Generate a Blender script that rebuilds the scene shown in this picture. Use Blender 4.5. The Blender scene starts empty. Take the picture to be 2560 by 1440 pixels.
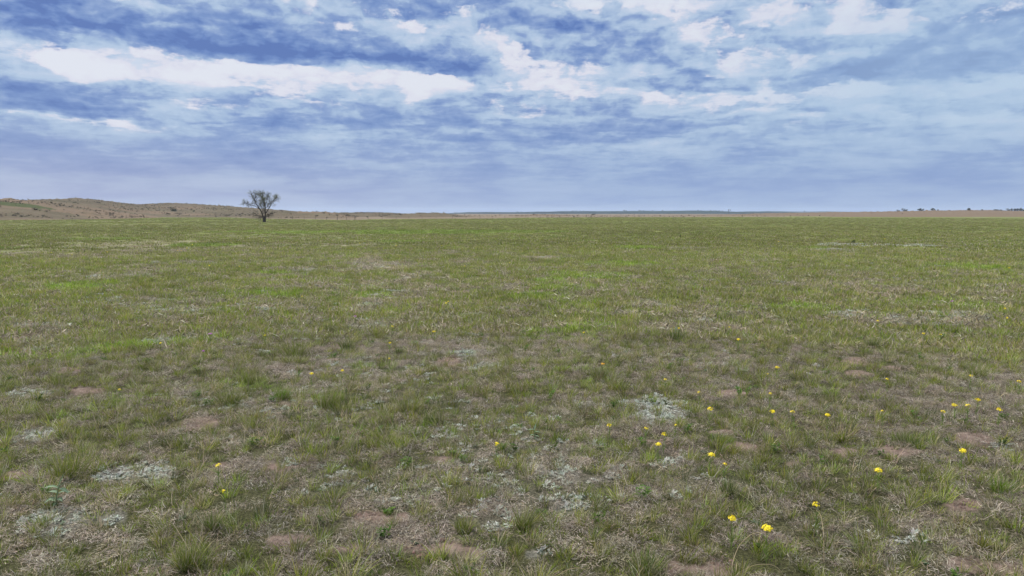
import bpy, math, random
import numpy as np
R = math.radians
rng = np.random.default_rng(7)
random.seed(7)
scene = bpy.context.scene
COL = scene.collection

# ------------------------------------------------------------------ camera
FPX = 1707.0            # focal length in pixels of the 2560 wide photograph
CAMZ = 2.5
HOR = 533.0
PITCH = -math.atan((720 - HOR) / FPX)
cam_d = bpy.data.cameras.new('camera')
cam_d.sensor_width = 36.0
cam_d.lens = 36.0 * FPX / 2560.0
cam_d.clip_start = 0.05
cam_d.clip_end = 40000
cam = bpy.data.objects.new('camera', cam_d)
COL.objects.link(cam)
cam.location = (0, 0, CAMZ)
cam.rotation_euler = (math.pi / 2 + PITCH, 0, 0)
scene.camera = cam
cp, sp = math.cos(PITCH), math.sin(PITCH)

scene.view_settings.view_transform = 'Standard'
scene.view_settings.look = 'None'
scene.view_settings.exposure = 0.0
scene.view_settings.gamma = 1.0
scene.cycles.max_bounces = 6
scene.cycles.diffuse_bounces = 3
scene.cycles.glossy_bounces = 2
scene.cycles.transmission_bounces = 3
scene.cycles.volume_bounces = 1
scene.cycles.transparent_max_bounces = 6

# ------------------------------------------------------------------ sun
SUN_EL, SUN_AZ = 48.0, -60.0      # azimuth from the view axis, negative = left
sd = bpy.data.lights.new('sun', 'SUN')
sd.energy = 3.9
sd.angle = R(6)
sd.color = (1.0, 0.93, 0.84)
sun = bpy.data.objects.new('sun', sd)
COL.objects.link(sun)
sun.rotation_euler = (R(90 - SUN_EL), 0, R(-SUN_AZ) + math.pi)

# ------------------------------------------------------------------ world: overcast sky with broken cloud
class N:
    """tiny wrapper so node maths can be written as expressions"""
    def __init__(s, tree, sock): s.t = tree; s.s = sock
    def _m(s, op, *a, clamp=False):
        n = s.t.nodes.new('ShaderNodeMath'); n.operation = op; n.use_clamp = clamp
        for i, v in enumerate((s,) + a):
            if isinstance(v, N): s.t.links.new(v.s, n.inputs[i])
            else: n.inputs[i].default_value = v
        return N(s.t, n.outputs[0])
    def __add__(s, o): return s._m('ADD', o)
    def __radd__(s, o): return s._m('ADD', o)
    def __sub__(s, o): return s._m('SUBTRACT', o)
    def __mul__(s, o): return s._m('MULTIPLY', o)
    def __rmul__(s, o): return s._m('MULTIPLY', o)
    def __truediv__(s, o): return s._m('DIVIDE', o)
    def ss(s, a, b, lo=0.0, hi=1.0):
        n = s.t.nodes.new('ShaderNodeMapRange'); n.interpolation_type = 'SMOOTHSTEP'
        s.t.links.new(s.s, n.inputs[0])
        for i, v in enumerate((a, b, lo, hi)): n.inputs[i + 1].default_value = v
        return N(s.t, n.outputs[0])
    def ramp(s, stops, interp='LINEAR'):
        n = s.t.nodes.new('ShaderNodeValToRGB'); cr = n.color_ramp; cr.interpolation = interp
        while len(cr.elements) < len(stops): cr.elements.new(0.5)
        for e, (p, c) in zip(cr.elements, stops):
            e.position = p; e.color = (*c, 1)
        s.t.links.new(s.s, n.inputs[0])
        return N(s.t, n.outputs[0])

def comb(t, x, y, z=0.0):
    n = t.nodes.new('ShaderNodeCombineXYZ')
    for i, v in enumerate((x, y, z)):
        if isinstance(v, N): t.links.new(v.s, n.inputs[i])
        else: n.inputs[i].default_value = v
    return N(t, n.outputs[0])
def noise(t, vec, scale, detail=6.0, rough=0.55, dist=0.0, lac=2.0, out='Fac'):
    n = t.nodes.new('ShaderNodeTexNoise')
    if t is W: n.noise_dimensions = '2D'
    t.links.new(vec.s, n.inputs['Vector'])
    n.inputs['Scale'].default_value = scale; n.inputs['Detail'].default_value = detail
    n.inputs['Roughness'].default_value = rough; n.inputs['Distortion'].default_value = dist
    n.inputs['Lacunarity'].default_value = lac
    return N(t, n.outputs[out])
def mixc(t, fac, a, b, blend='MIX'):
    n = t.nodes.new('ShaderNodeMix'); n.data_type = 'RGBA'; n.blend_type = blend
    for i, v in ((0, fac), (6, a), (7, b)):
        if isinstance(v, N): t.links.new(v.s, n.inputs[i])
        elif i == 0: n.inputs[i].default_value = v
        else: n.inputs[i].default_value = (*v, 1)
    return N(t, n.outputs[2])
def srgb(r, g, b):
    f = lambda c: c / 12.92 if c <= 0.04045 else ((c + 0.055) / 1.055) ** 2.4
    return (f(r / 255), f(g / 255), f(b / 255))

world = bpy.data.worlds.new('World')
scene.world = world
world.use_nodes = True
W = world.node_tree
W.nodes.clear()
tc = W.nodes.new('ShaderNodeTexCoord')
sep = W.nodes.new('ShaderNodeSeparateXYZ')
W.links.new(tc.outputs['Generated'], sep.inputs[0])
dx, dy, dz = (N(W, sep.outputs[i]) for i in range(3))
az = dx._m('ARCTAN2', dy)
el = dz._m('ARCSINE')
azel = comb(W, az, el)
zz = dz._m('MAXIMUM', 0.0) + 0.10
pl = comb(W, dx / zz, dy / zz)          # cloud deck seen in perspective

def azel_of(u, v):
    x = (u - 1280) / FPX; t = (720 - v) / FPX
    d = np.array([x, cp - t * sp, sp + t * cp]); d /= np.linalg.norm(d)
    return math.atan2(d[0], d[1]), math.asin(d[2])

# soft cloud masses: (u, v, ru, rv, tilt, amount); + is thick dark cloud, - is a bright opening
MASS = [
    (110, 45, 260, 48, 2, .34), (30, 20, 130, 25, 0, .1), (430, 62, 130, 52, 0, .16), (640, 60, 95, 18, 0, .26),
    (520, 118, 230, 20, 4, .36), (860, 140, 300, 22, 4, .42), (1120, 172, 130, 18, 6, .26), (700, 100, 330, 40, 4, .12),
    (920, 45, 240, 45, 0, .10), (1130, 40, 110, 45, 10, .12), (1390, 58, 150, 26, 0, .36), (1290, 40, 60, 40, 0, .12),
    (1560, 148, 190, 12, 8, .20), (1690, 218, 150, 14, 0, .24), (1610, 85, 150, 40, 0, .06), (1840, 120, 90, 40, 0, .05),
    (2230, 140, 150, 17, -14, .46), (2060, 185, 130, 14, -8, .26), (2480, 135, 130, 34, 0, .28), (2560, 70, 100, 40, 0, .15),
    (2440, 165, 160, 22, 0, .15), (1400, 150, 90, 30, 0, .08),
    (150, 232, 200, 28, 0, .22), (220, 272, 120, 13, 0, .20), (340, 298, 28, 14, 0, .2), (60, 350, 240, 18, 0, .10),
    (230, 388, 340, 26, 0, .14), (600, 285, 170, 16, 0, .12), (740, 308, 190, 9, 0, .16), (930, 300, 100, 10, 0, .14),
    (590, 356, 140, 9, 0, .12), (700, 420, 700, 18, 0, .06), (1130, 360, 200, 9, 0, .12), (1180, 395, 240, 9, 0, .1),
    (1430, 345, 220, 8, 0, .10), (1900, 282, 170, 8, -6, .20), (1690, 325, 230, 9, -7, .16), (1560, 275, 160, 16, -4, .06),
    (1500, 430, 400, 12, 0, .05), (2330, 420, 260, 8, 0, .04), (100, 165, 60, 16, 0, .16),
    (2050, 110, 420, 62, 0, .17), (1560, 120, 200, 70, 0, .10), (500, 60, 600, 70, 0, .06), (900, 300, 700, 40, 0, .07), (2450, 90, 160, 70, 0, .10),
    (60, 128, 150, 26, 6, -.34), (250, 152, 140, 24, 6, -.30), (360, 188, 120, 12, 0, -.16), (430, 262, 75, 26, -12, -.36),
    (390, 300, 55, 14, 0, -.3), (110, 290, 130, 6, 0, -.30), (250, 308, 90, 8, 4, -.28), (560, 170, 80, 10, 3, -.3),
    (650, 185, 130, 12, 2, -.26), (950, 198, 190, 14, 0, -.32), (700, 215, 280, 15, 0, -.24), (1180, 215, 200, 20, 0, -.26),
    (1262, 118, 34, 36, 0, -.42), (1330, 178, 60, 10, 0, -.2), (1440, 215, 130, 18, 6, -.32), (1560, 235, 220, 12, 4, -.24), (1850, 250, 260, 9, -4, -.26),
    (1500, 165, 40, 25, 0, -.22), (1300, 260, 240, 14, 0, -.12),
    (330, 8, 36, 14, 0, -.36), (830, 55, 60, 7, 10, -.14), (1010, 60, 50, 9, 15, -.2), (1760, 8, 80, 24, 0, -.36), (1700, 90, 42, 22, -20, -.34), (1880, 60, 34, 34, 0, -.26),
    (1870, 100, 26, 22, 0, -.2), (2110, 28, 26, 50, 0, -.36), (1960, 15, 50, 18, 0, -.25), (1500, 50, 20, 14, 0, -.14),
    (2050, 95, 100, 14, -6, -.16), (1530, 45, 18, 14, 0, -.1), (2420, 30, 90, 16, -6, -.22), (2300, 40, 40, 20, 0, -.16),
    (2350, 215, 200, 22, 0, -.20), (2200, 262, 330, 55, 0, -.18), (2500, 320, 200, 50, 0, -.12), (2100, 205, 110, 10, 0, -.2), (2480, 208, 90, 10, 0, -.12),
    (1450, 368, 90, 5, 0, -.14), (1620, 395, 90, 5, -4, -.1), (470, 445, 330, 8, 0, -.06), (20, 410, 90, 8, 0, -.12),
    (1870, 150, 50, 12, 0, -.14), (1690, 160, 26, 14, 0, -.18), (1605, 175, 16, 14, 0, -.16), (1830, 185, 22, 14, 0, -.14),
]
# wobble the lookup so the masses get ragged, drifting outlines
wob = noise(W, pl, 1.6, 4, .6, out='Color')
wv = W.nodes.new('ShaderNodeVectorMath'); wv.operation = 'MULTIPLY_ADD'
W.links.new(wob.s, wv.inputs[0]); wv.inputs[1].default_value = (.09, .026, 0)
W.links.new(azel.s, wv.inputs[2])
wob2 = noise(W, comb(W, az, el * 1.8), 26, 5, .6, out='Color')
wv2 = W.nodes.new('ShaderNodeVectorMath'); wv2.operation = 'MULTIPLY_ADD'
W.links.new(wob2.s, wv2.inputs[0]); wv2.inputs[1].default_value = (.034, .016, 0)
W.links.new(wv.outputs[0], wv2.inputs[2])
wv3 = W.nodes.new('ShaderNodeVectorMath'); wv3.operation = 'SUBTRACT'
W.links.new(wv2.outputs[0], wv3.inputs[0]); wv3.inputs[1].default_value = (.062, .021, 0)
# (azimuth, elevation, running sum) travel together in one vector so that the masses are summed one after the other
flat = W.nodes.new('ShaderNodeVectorMath'); flat.operation = 'MULTIPLY'
W.links.new(wv3.outputs[0], flat.inputs[0]); flat.inputs[1].default_value = (1, 1, 0)
cur = flat.outputs[0]
for (u, v, ru, rv, tilt, amt) in MASS:
    a, e = azel_of(u, v)
    mp = W.nodes.new('ShaderNodeMapping'); mp.vector_type = 'TEXTURE'
    W.links.new(cur, mp.inputs[0])
    mp.inputs[1].default_value = (a, e, 0)
    mp.inputs[2].default_value = (0, 0, R(-tilt))
    mp.inputs[3].default_value = (ru / FPX, rv / FPX, 1e6)
    dt = W.nodes.new('ShaderNodeVectorMath'); dt.operation = 'DOT_PRODUCT'
    W.links.new(mp.outputs[0], dt.inputs[0]); W.links.new(mp.outputs[0], dt.inputs[1])
    pw = W.nodes.new('ShaderNodeMath'); pw.operation = 'POWER'; pw.inputs[0].default_value = .42
    W.links.new(dt.outputs['Value'], pw.inputs[1])
    ma = W.nodes.new('ShaderNodeVectorMath'); ma.operation = 'MULTIPLY_ADD'
    W.links.new(pw.outputs[0], ma.inputs[0]); ma.inputs[1].default_value = (0, 0, amt * (1.10 if amt > 0 else .78))
    W.links.new(cur, ma.inputs[2]); cur = ma.outputs[0]
sz = W.nodes.new('ShaderNodeSeparateXYZ'); W.links.new(cur, sz.inputs[0])
acc = N(W, sz.outputs[2])
eln = el / 0.32                                   # 0 horizon .. 1 top of the picture
base = eln.ramp([(0.0, (.50,) * 3), (.12, (.56,) * 3), (.30, (.58,) * 3), (.45, (.50,) * 3), (.62, (.36,) * 3), (.8, (.42,) * 3), (1.0, (.46,) * 3)])
base = N(W, base.s)
# billows: fbm with a relief term (density here minus density a little higher up gives bright tops and dark bases)
pw1 = noise(W, comb(W, az, el * 1.5), 22, 3, .5, out='Color')
def warp(dx_, dy_, sy, k):
    n = W.nodes.new('ShaderNodeVectorMath'); n.operation = 'MULTIPLY_ADD'
    W.links.new(pw1.s, n.inputs[0]); n.inputs[1].default_value = (k, k, 0)
    v = comb(W, az + dx_, el * sy + dy_); W.links.new(v.s, n.inputs[2]); return N(W, n.outputs[0])
fade = eln.ss(.0, .72)
f1 = noise(W, warp(0, 0, 1.6, .035), 14, 9, .58); f1b = noise(W, warp(.002, .016, 1.6, .035), 14, 4, .55)
f1c = noise(W, warp(0, 0, 1.6, .035), 14, 4, .55)
f2 = noise(W, pl, 1.3, 8, .54, .3)
f3 = noise(W, comb(W, az, el * 5.5), 7, 8, .62, .25)   # thin streaks low down
# rounded cells of the cloud deck, laid out in perspective: dark in the middle of their base, thin at the rim
cw = noise(W, pl, 3.0, 5, .6, out='Color')
def cell(oy, sc_, det):
    n = W.nodes.new('ShaderNodeVectorMath'); n.operation = 'MULTIPLY_ADD'
    W.links.new(cw.s, n.inputs[0]); n.inputs[1].default_value = (.55, .55, 0)
    v = comb(W, dx / zz, dy / zz + oy); W.links.new(v.s, n.inputs[2])
    q = W.nodes.new('ShaderNodeTexVoronoi'); q.voronoi_dimensions = '2D'; q.feature = 'SMOOTH_F1'; q.inputs['Smoothness'].default_value = .35
    q.inputs['Scale'].default_value = sc_; q.inputs['Detail'].default_value = det; q.inputs['Roughness'].default_value = .55
    W.links.new(n.outputs[0], q.inputs['Vector']); return N(W, q.outputs['Distance'])
c1 = cell(0, 2.0, 3.5); c1b = cell(.10, 2.0, 1.5); c1c = cell(0, 2.0, 1.5)
lowk = base + acc
S = lowk + (f1 - .5) * (fade * 1.45 + .1) + (f2 - .5) * .25 + (f3 - .5) * .3 + (c1 - .62) * (fade * -.50) + fade * .035
mask = S.ss(.14, .36)
D = lowk * .86 + .035 + (f2 - .5) * (fade * .15 + .38) + (f1 - .5) * (fade * .34 + .1) + (f3 - .5) * .52 + (c1 - .62) * (fade * -.20)
D = D - (f1c - f1b) * (fade * 1.5 + .1) + (c1b - c1c) * (fade * .55)
cloud = D.ramp([(0.0, srgb(206, 217, 235)), (.16, srgb(192, 207, 230)), (.32, srgb(180, 200, 226)), (.46, srgb(163, 186, 218)),
               (.60, srgb(138, 162, 207)), (.75, srgb(118, 146, 199)), (.90, srgb(99, 129, 190)), (1.0, srgb(88, 117, 181))])
clear = S.ramp([(0.0, srgb(228, 231, 241)), (.20, srgb(222, 222, 236)), (.36, srgb(206, 215, 233))])
clear = mixc(W, eln.ss(.82, 1.0) * .8, clear, srgb(214, 231, 244))
clear = mixc(W, az.ss(.25, .6) * eln.ss(.75, .45) * .75, clear, srgb(190, 212, 233))
colr = mixc(W, mask, clear, cloud)
# lavender / pink towards the horizon on the left, clearer blue on the right
low = eln.ss(.40, .0)
hl = az.ss(.25, -.65)
horizon_c = mixc(W, hl, srgb(139, 163, 212), srgb(166, 166, 203))
colr = mixc(W, low * .55, colr, horizon_c)
right = az.ss(.15, .55) * eln.ss(.1, .5) * eln.ss(1.0, .6)
colr = mixc(W, right * .5, colr, srgb(172, 199, 227))
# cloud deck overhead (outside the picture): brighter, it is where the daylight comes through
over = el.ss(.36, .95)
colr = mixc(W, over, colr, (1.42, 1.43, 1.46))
nish = W.nodes.new('ShaderNodeTexSky')
nish.sky_type = 'NISHITA'; nish.sun_disc = False
nish.sun_elevation = R(SUN_EL); nish.sun_rotation = R(SUN_AZ)
STR = 0.1
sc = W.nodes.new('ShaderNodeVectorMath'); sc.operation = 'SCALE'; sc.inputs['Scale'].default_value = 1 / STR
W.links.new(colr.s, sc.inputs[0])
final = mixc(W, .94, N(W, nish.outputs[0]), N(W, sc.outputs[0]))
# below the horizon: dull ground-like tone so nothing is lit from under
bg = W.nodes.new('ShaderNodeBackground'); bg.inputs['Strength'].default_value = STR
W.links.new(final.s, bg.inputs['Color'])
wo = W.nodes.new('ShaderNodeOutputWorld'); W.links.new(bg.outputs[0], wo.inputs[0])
world.cycles.sampling_method = 'MANUAL'
world.cycles.sample_map_resolution = 512

# ------------------------------------------------------------------ noise and projection helpers
def _h(ix, iy, seed):
    n = (ix.astype(np.int64) * 374761393 + iy.astype(np.int64) * 668265263 + seed * 974634777) & 0xFFFFFFFF
    n = ((n ^ (n >> 13)) * 1274126177) & 0xFFFFFFFF
    n = ((n ^ (n >> 16)) * 2246822519) & 0xFFFFFFFF
    return ((n ^ (n >> 15)) & 0xFFFFFF) / float(0xFFFFFF)
def vn(x, y, seed=0):
    x = np.asarray(x, float); y = np.asarray(y, float)
    ix = np.floor(x); iy = np.floor(y); fx = x - ix; fy = y - iy
    fx = fx * fx * (3 - 2 * fx); fy = fy * fy * (3 - 2 * fy)
    a = _h(ix, iy, seed); b = _h(ix + 1, iy, seed); c = _h(ix, iy + 1, seed); d = _h(ix + 1, iy + 1, seed)
    return (a * (1 - fx) + b * fx) * (1 - fy) + (c * (1 - fx) + d * fx) * fy
def fbm(x, y, octv=4, seed=0, gain=.5):
    s = 0; a = 1; t = 0
    for i in range(octv):
        s = s + a * vn(x * 2 ** i + 17.3 * i, y * 2 ** i - 9.1 * i, seed + i); t += a; a *= gain
    return s / t
def sst(a, b, x):
    t = np.clip((np.asarray(x, float) - a) / (b - a), 0, 1); return t * t * (3 - 2 * t)

def project(x, y, z):
    f = y * cp + (z - CAMZ) * sp; u = y * -sp + (z - CAMZ) * cp
    return 1280 + FPX * x / f, 720 - FPX * u / f
def gz(x, y):
    """ground height"""
    x = np.asarray(x, float); y = np.asarray(y, float)
    d = np.hypot(x, y)
    w = sst(25, 160, d) * (1 - sst(900, 2500, d))
    return (fbm(x / 60, y / 60, 3, 50) - .5) * .55 * w + (fbm(x / 1.1, y / 1.1, 3, 53) - .5) * .07 * (1 - sst(30, 90, d))
def ray_pt(u, v, h=0.0):
    """point h metres above the ground seen at photograph pixel (u, v)"""
    x = (u - 1280) / FPX; t = (720 - v) / FPX
    d = (x, cp - t * sp, sp + t * cp)
    z = h
    for _ in range(6):
        k = (z - CAMZ) / d[2]; px, py = d[0] * k, d[1] * k
        z = h + float(gz(px, py))
    return px, py, z - h
def px_of_az(a): return 1280 + FPX * np.tan(a) / cp
def az_of_px(u): return np.arctan((np.asarray(u, float) - 1280) / FPX * cp)
def z_for(v, y):
    t = (720 - v) / FPX
    return CAMZ + y * (t * cp + sp) / (cp - t * sp)

# far edge of the green meadow, as bearing and distance
GB = [(-900, 546), (0, 545), (110, 543), (200, 542), (300, 541.2), (430, 541.2), (540, 543), (620, 545), (700, 547), (800, 549), (880, 549.4), (1000, 548),
      (1100, 547), (1200, 546.3), (1300, 545.2), (1400, 544), (1560, 543), (1900, 542), (2100, 541), (2300, 540), (2560, 538.6), (3400, 538)]
GBu = np.array([p[0] for p in GB], float); GBv = np.array([p[1] for p in GB], float)
def meadow_end(a):
    aa = np.clip(a, -1.2, 1.2)
    return CAMZ * FPX / (np.interp(px_of_az(aa), GBu, GBv) - HOR) / np.cos(np.clip(a, -.8, .8))

# patches seen in the photograph (u, v, ru, rv) turned into ellipses lying on the ground
SILVER = [(1590, 1020, 95, 27), (1490, 1012, 45, 12), (1400, 1180, 55, 13), (1500, 1200, 50, 13), (1430, 1262, 38, 18), (1140, 1155, 24, 8), (330, 1185, 80, 18), (180, 1300, 80, 26), (70, 1090, 45, 12),
          (690, 1024, 50, 7), (850, 1023, 24, 4), (1220, 917, 48, 8), (1140, 882, 80, 9), (900, 815, 90, 10), (1060, 757, 70, 8), (1610, 760, 38, 7), (1765, 803, 30, 7),
          (1825, 780, 40, 6), (2290, 803, 110, 8), (2150, 790, 50, 7), (2400, 790, 50, 8), (660, 880, 36, 10), (960, 662, 150, 6), (770, 673, 80, 5), (620, 775, 200, 11), (110, 815, 80, 7),
          (130, 868, 35, 4), (1040, 710, 40, 6), (60, 985, 45, 8), (1320, 644, 60, 4), (2200, 612, 120, 3), (1740, 622, 60, 3), (580, 655, 120, 5), (420, 850, 60, 8), (1330, 1385, 25, 12),
          (560, 835, 60, 8), (740, 830, 90, 7), (280, 690, 60, 8), (1480, 665, 30, 4), (2060, 625, 60, 4), (2230, 790, 40, 5), (2520, 1120, 30, 14)]
BARE = [(75, 845, 45, 7), (45, 880, 52, 12), (305, 851, 30, 4), (450, 843, 28, 7), (570, 803, 18, 4), (275, 1032, 24, 8), (327, 1036, 24, 9), (235, 977, 50, 6), (160, 928, 26, 8),
        (830, 901, 42, 5), (1115, 905, 24, 9), (710, 1170, 60, 12), (490, 1060, 70, 16), (1085, 1150, 30, 9), (1080, 1372, 50, 14), (950, 1295, 60, 13), (740, 1352, 70, 18), (860, 1375, 50, 16),
        (1835, 985, 58, 9), (1800, 1083, 38, 6), (1860, 1118, 42, 13), (1988, 1160, 38, 11), (2147, 935, 28, 6), (2230, 922, 22, 5), (2140, 905, 30, 7), (2450, 1100, 70, 20), (2400, 1265, 70, 16),
        (1730, 1425, 80, 30), (2440, 1415, 90, 22), (1990, 872, 45, 5), (655, 663, 18, 2), (1157, 730, 20, 3), (2310, 652, 15, 2.4), (2240, 657, 9, 1.6), (2355, 647, 18, 1.6),
        (2345, 625, 18, 1.4), (1940, 592, 14, 1.2), (1640, 1105, 30, 6), (880, 1080, 30, 8), (2100, 1130, 40, 8), (2270, 1130, 60, 10), (1420, 805, 30, 3), (1660, 803, 14, 2), (720, 1010, 30, 6),
        (560, 1165, 30, 6), (40, 1190, 50, 12), (1190, 1385, 50, 14), (1940, 1345, 40, 12), (2560, 810, 30, 3), (1480, 700, 60, 2), (740, 708, 40, 1.6), (745, 646, 18, 1.4)]
BRIGHT = [(90, 895, 130, 14), (220, 880, 60, 9), (330, 868, 80, 8), (420, 860, 60, 7), (530, 855, 60, 6), (690, 683, 65, 3.2), (745, 690, 20, 6), (1350, 742, 60, 6), (1420, 720, 60, 8), (1470, 690, 80, 7), (1380, 700, 30, 5), (1000, 603, 60, 3),
          (270, 598, 60, 2.5), (500, 613, 80, 3.5), (1400, 835, 90, 12), (960, 920, 90, 8), (900, 915, 50, 9), (1470, 925, 60, 7), (1500, 820, 40, 8), (1800, 1097, 40, 6), (150, 720, 90, 14), (2440, 670, 90, 10), (2400, 760, 120, 12),
          (2000, 770, 130, 9), (820, 1000, 60, 14), (190, 1040, 60, 12), (1610, 620, 60, 3), (700, 970, 30, 8), (1640, 1000, 24, 6), (2180, 800, 30, 6), (2190, 850, 40, 6), (1450, 760, 50, 6), (680, 735, 100, 9), (900, 740, 80, 10),
          (2080, 980, 70, 12), (1960, 1010, 50, 8), (2350, 1030, 60, 10), (280, 1000, 90, 14), (620, 960, 90, 10), (1500, 1130, 50, 10), (1050, 1080, 90, 10), (30, 620, 60, 5), (1560, 660, 80, 5), (2030, 620, 50, 3), (1000, 580, 400, 5)]
def ellipses(lst):
    out = []
    for (u, v, ru, rv) in lst:
        x0, y0, _ = ray_pt(u, v)
        yn = ray_pt(u, v + rv)[1]; yf = ray_pt(u, max(v - rv, 538))[1]
        out.append((x0, (yn + yf) / 2, ru / FPX * math.hypot(y0, CAMZ), max((yf - yn) / 2, .08)))
    return out
SIL, BAR, BRI = ellipses(SILVER), ellipses(BARE), ellipses(BRIGHT)
def patch_mask(x, y, lst, rough=.55, seed=90):
    rough = rough * 1.7
    m = np.zeros_like(x, dtype=float)
    d = np.hypot(x, y)
    s = np.clip(d / 12, .35, 6)
    n = (fbm(x / s / .5, y / s / .5, 4, seed) - .5) * 2 * rough
    for (cx, cy, rx, ry) in lst:
        sel = (np.abs(x - cx) < 2.2 * rx) & (np.abs(y - cy) < 2.2 * ry)
        if not sel.any(): continue
        q = np.hypot((x[sel] - cx) / rx, (y[sel] - cy) / ry) + n[sel]
        m[sel] = np.maximum(m[sel], 1 - sst(.7, 1.2, q))
    return m
def masks(x, y):
    d = np.hypot(x, y)
    sil = patch_mask(x, y, SIL, .95, 90)
    bar = patch_mask(x, y, BAR, .75, 130)
    bri = patch_mask(x, y, BRI, .5, 170)
    n1 = fbm(x / 1.3, y / 1.3, 4, 200); n2 = fbm(x / 6, y / 6, 3, 220); n3 = fbm(x / 26, y / 26, 3, 240)
    n0 = fbm(x / .45, y / .45, 2, 190)
    q = .20 * n0 + .34 * n1 + .27 * n2 + .19 * n3
    lush = .585 + .04 * sst(14, 30, d) + .18 * sst(50, 85, d) - .10 * sst(220, 330, d) + .12 * sst(10, -12, x) * sst(6, 4, d)
    st = fbm(x / 70 + 3, y / 16, 4, 244)
    q = q + (st - .5) * .55 * sst(35, 80, d)
    lush = lush - .14 * sst(.0, -.25, np.arctan2(x, np.maximum(y, .1))) * sst(30, 60, d) * (1 - sst(230, 290, d))
    g = sst(-.13, .13, q - (1 - lush)) * (1 - .72 * bar)
    g = np.maximum(g, bri * .95) * (1 - .6 * sil)
    # small extra bare and silvery spots between the big ones
    b2 = sst(.64, .74, fbm(x / .9 + 40, y / .9, 4, 260) * .7 + .3 * fbm(x / 5, y / 5, 2, 265)) * (1 - g)
    s2 = sst(.63, .73, fbm(x / 1.5 + 9, y / 1.5, 4, 280) * .6 + .4 * fbm(x / 8, y / 8, 2, 285)) * (1 - sst(45, 80, d)) * (1 - bar)
    return g, np.maximum(bar, .8 * b2), np.maximum(sil * .92, .22 * s2), bri

# ------------------------------------------------------------------ object helpers
def tag(o, label=None, cat=None, group=None, kind=None):
    if label: o['label'] = label
    if cat: o['category'] = cat
    if group: o['group'] = group
    if kind: o['kind'] = kind
    return o
def empty(name, loc=(0, 0, 0), rz=0.0):
    o = bpy.data.objects.new(name, None); COL.objects.link(o)
    o.location = loc; o.rotation_euler = (0, 0, rz); o.empty_display_size = .1
    return o
def np_mesh(name, V, F, mat=None, col=None, attrs=None, smooth=False):
    """V (n,3); F (m,k) int array with constant k"""
    me = bpy.data.meshes.new(name)
    V = np.asarray(V, np.float32); F = np.asarray(F, np.int32)
    me.vertices.add(len(V)); me.vertices.foreach_set('co', V.ravel())
    k = F.shape[1]
    me.loops.add(F.size); me.loops.foreach_set('vertex_index', F.ravel())
    me.polygons.add(len(F))
    me.polygons.foreach_set('loop_start', np.arange(0, F.size, k, dtype=np.int32))
    me.polygons.foreach_set('loop_total', np.full(len(F), k, np.int32))
    if smooth: me.polygons.foreach_set('use_smooth', np.ones(len(F), bool))
    if col is not None:
        a = me.color_attributes.new('Col', 'FLOAT_COLOR', 'POINT')
        c = np.ones((len(V), 4), np.float32); c[:, :3] = col
        a.data.foreach_set('color', c.ravel())
    for nm, arr in (attrs or {}).items():
        a = me.attributes.new(nm, 'FLOAT', 'POINT'); a.data.foreach_set('value', np.asarray(arr, np.float32))
    me.update(calc_edges=True)
    if mat: me.materials.append(mat)
    return me
def link(name, me, parent=None):
    o = bpy.data.objects.new(name, me); COL.objects.link(o)
    if parent: o.parent = parent
    return o
def copy_tree(o, parent=None):
    c = o.copy(); COL.objects.link(c)
    if parent: c.parent = parent
    for ch in [k for k in bpy.data.objects if k.parent is o]: copy_tree(ch, c)
    return c

class Geo:
    """collects quads with per-vertex colour"""
    def __init__(s): s.V = []; s.F = []; s.C = []; s.n = 0
    def add(s, V, F, C):
        V = np.asarray(V, float); s.V.append(V); s.F.append(np.asarray(F) + s.n)
        C = np.asarray(C, float); s.C.append(np.broadcast_to(C, (len(V), 3))); s.n += len(V)
    def mesh(s, name, mat, smooth=False):
        return np_mesh(name, np.concatenate(s.V), np.concatenate(s.F), mat, np.concatenate(s.C), smooth=smooth)

def ribbons(P0, D0, L, Wd, bend, C0, C1, seg=3, twist=None):
    """many blades at once. P0 (n,3) root, D0 (n,3) start direction, L length, Wd width, bend (n,3) direction change; C0/C1 root and tip colours"""
    n = len(P0)
    t = np.linspace(0, 1, seg + 1)
    D0 = D0 / np.linalg.norm(D0, axis=1, keepdims=True)
    pts = np.zeros((n, seg + 1, 3)); pts[:, 0] = P0
    for i in range(seg):
        tm = (t[i] + t[i + 1]) / 2
        d = D0 + bend * tm; d /= np.linalg.norm(d, axis=1, keepdims=True)
        pts[:, i + 1] = pts[:, i] + d * (L / seg)[:, None]
    ang = rng.uniform(0, 2 * np.pi, n)
    side = np.stack([np.cos(ang), np.sin(ang), rng.uniform(-.3, .3, n)], 1)
    w = (np.array([.8, 1.0, .75, .45, .2, .1])[:seg + 1] if seg < 5 else np.linspace(1, .1, seg + 1))
    w[-1] = .12
    off = side[:, None, :] * (Wd[:, None] * w[None, :] / 2)[:, :, None]
    V = np.stack([pts - off, pts + off], 2).reshape(n * (seg + 1) * 2, 3)
    b = np.arange(n)[:, None] * (seg + 1) * 2 + np.arange(seg)[None, :] * 2
    b = b.reshape(-1)
    F = np.stack([b, b + 1, b + 3, b + 2], 1)
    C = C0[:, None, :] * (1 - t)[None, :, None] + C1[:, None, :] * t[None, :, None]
    C = np.repeat(C, 2, axis=1).reshape(-1, 3)
    return V, F, C

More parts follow.
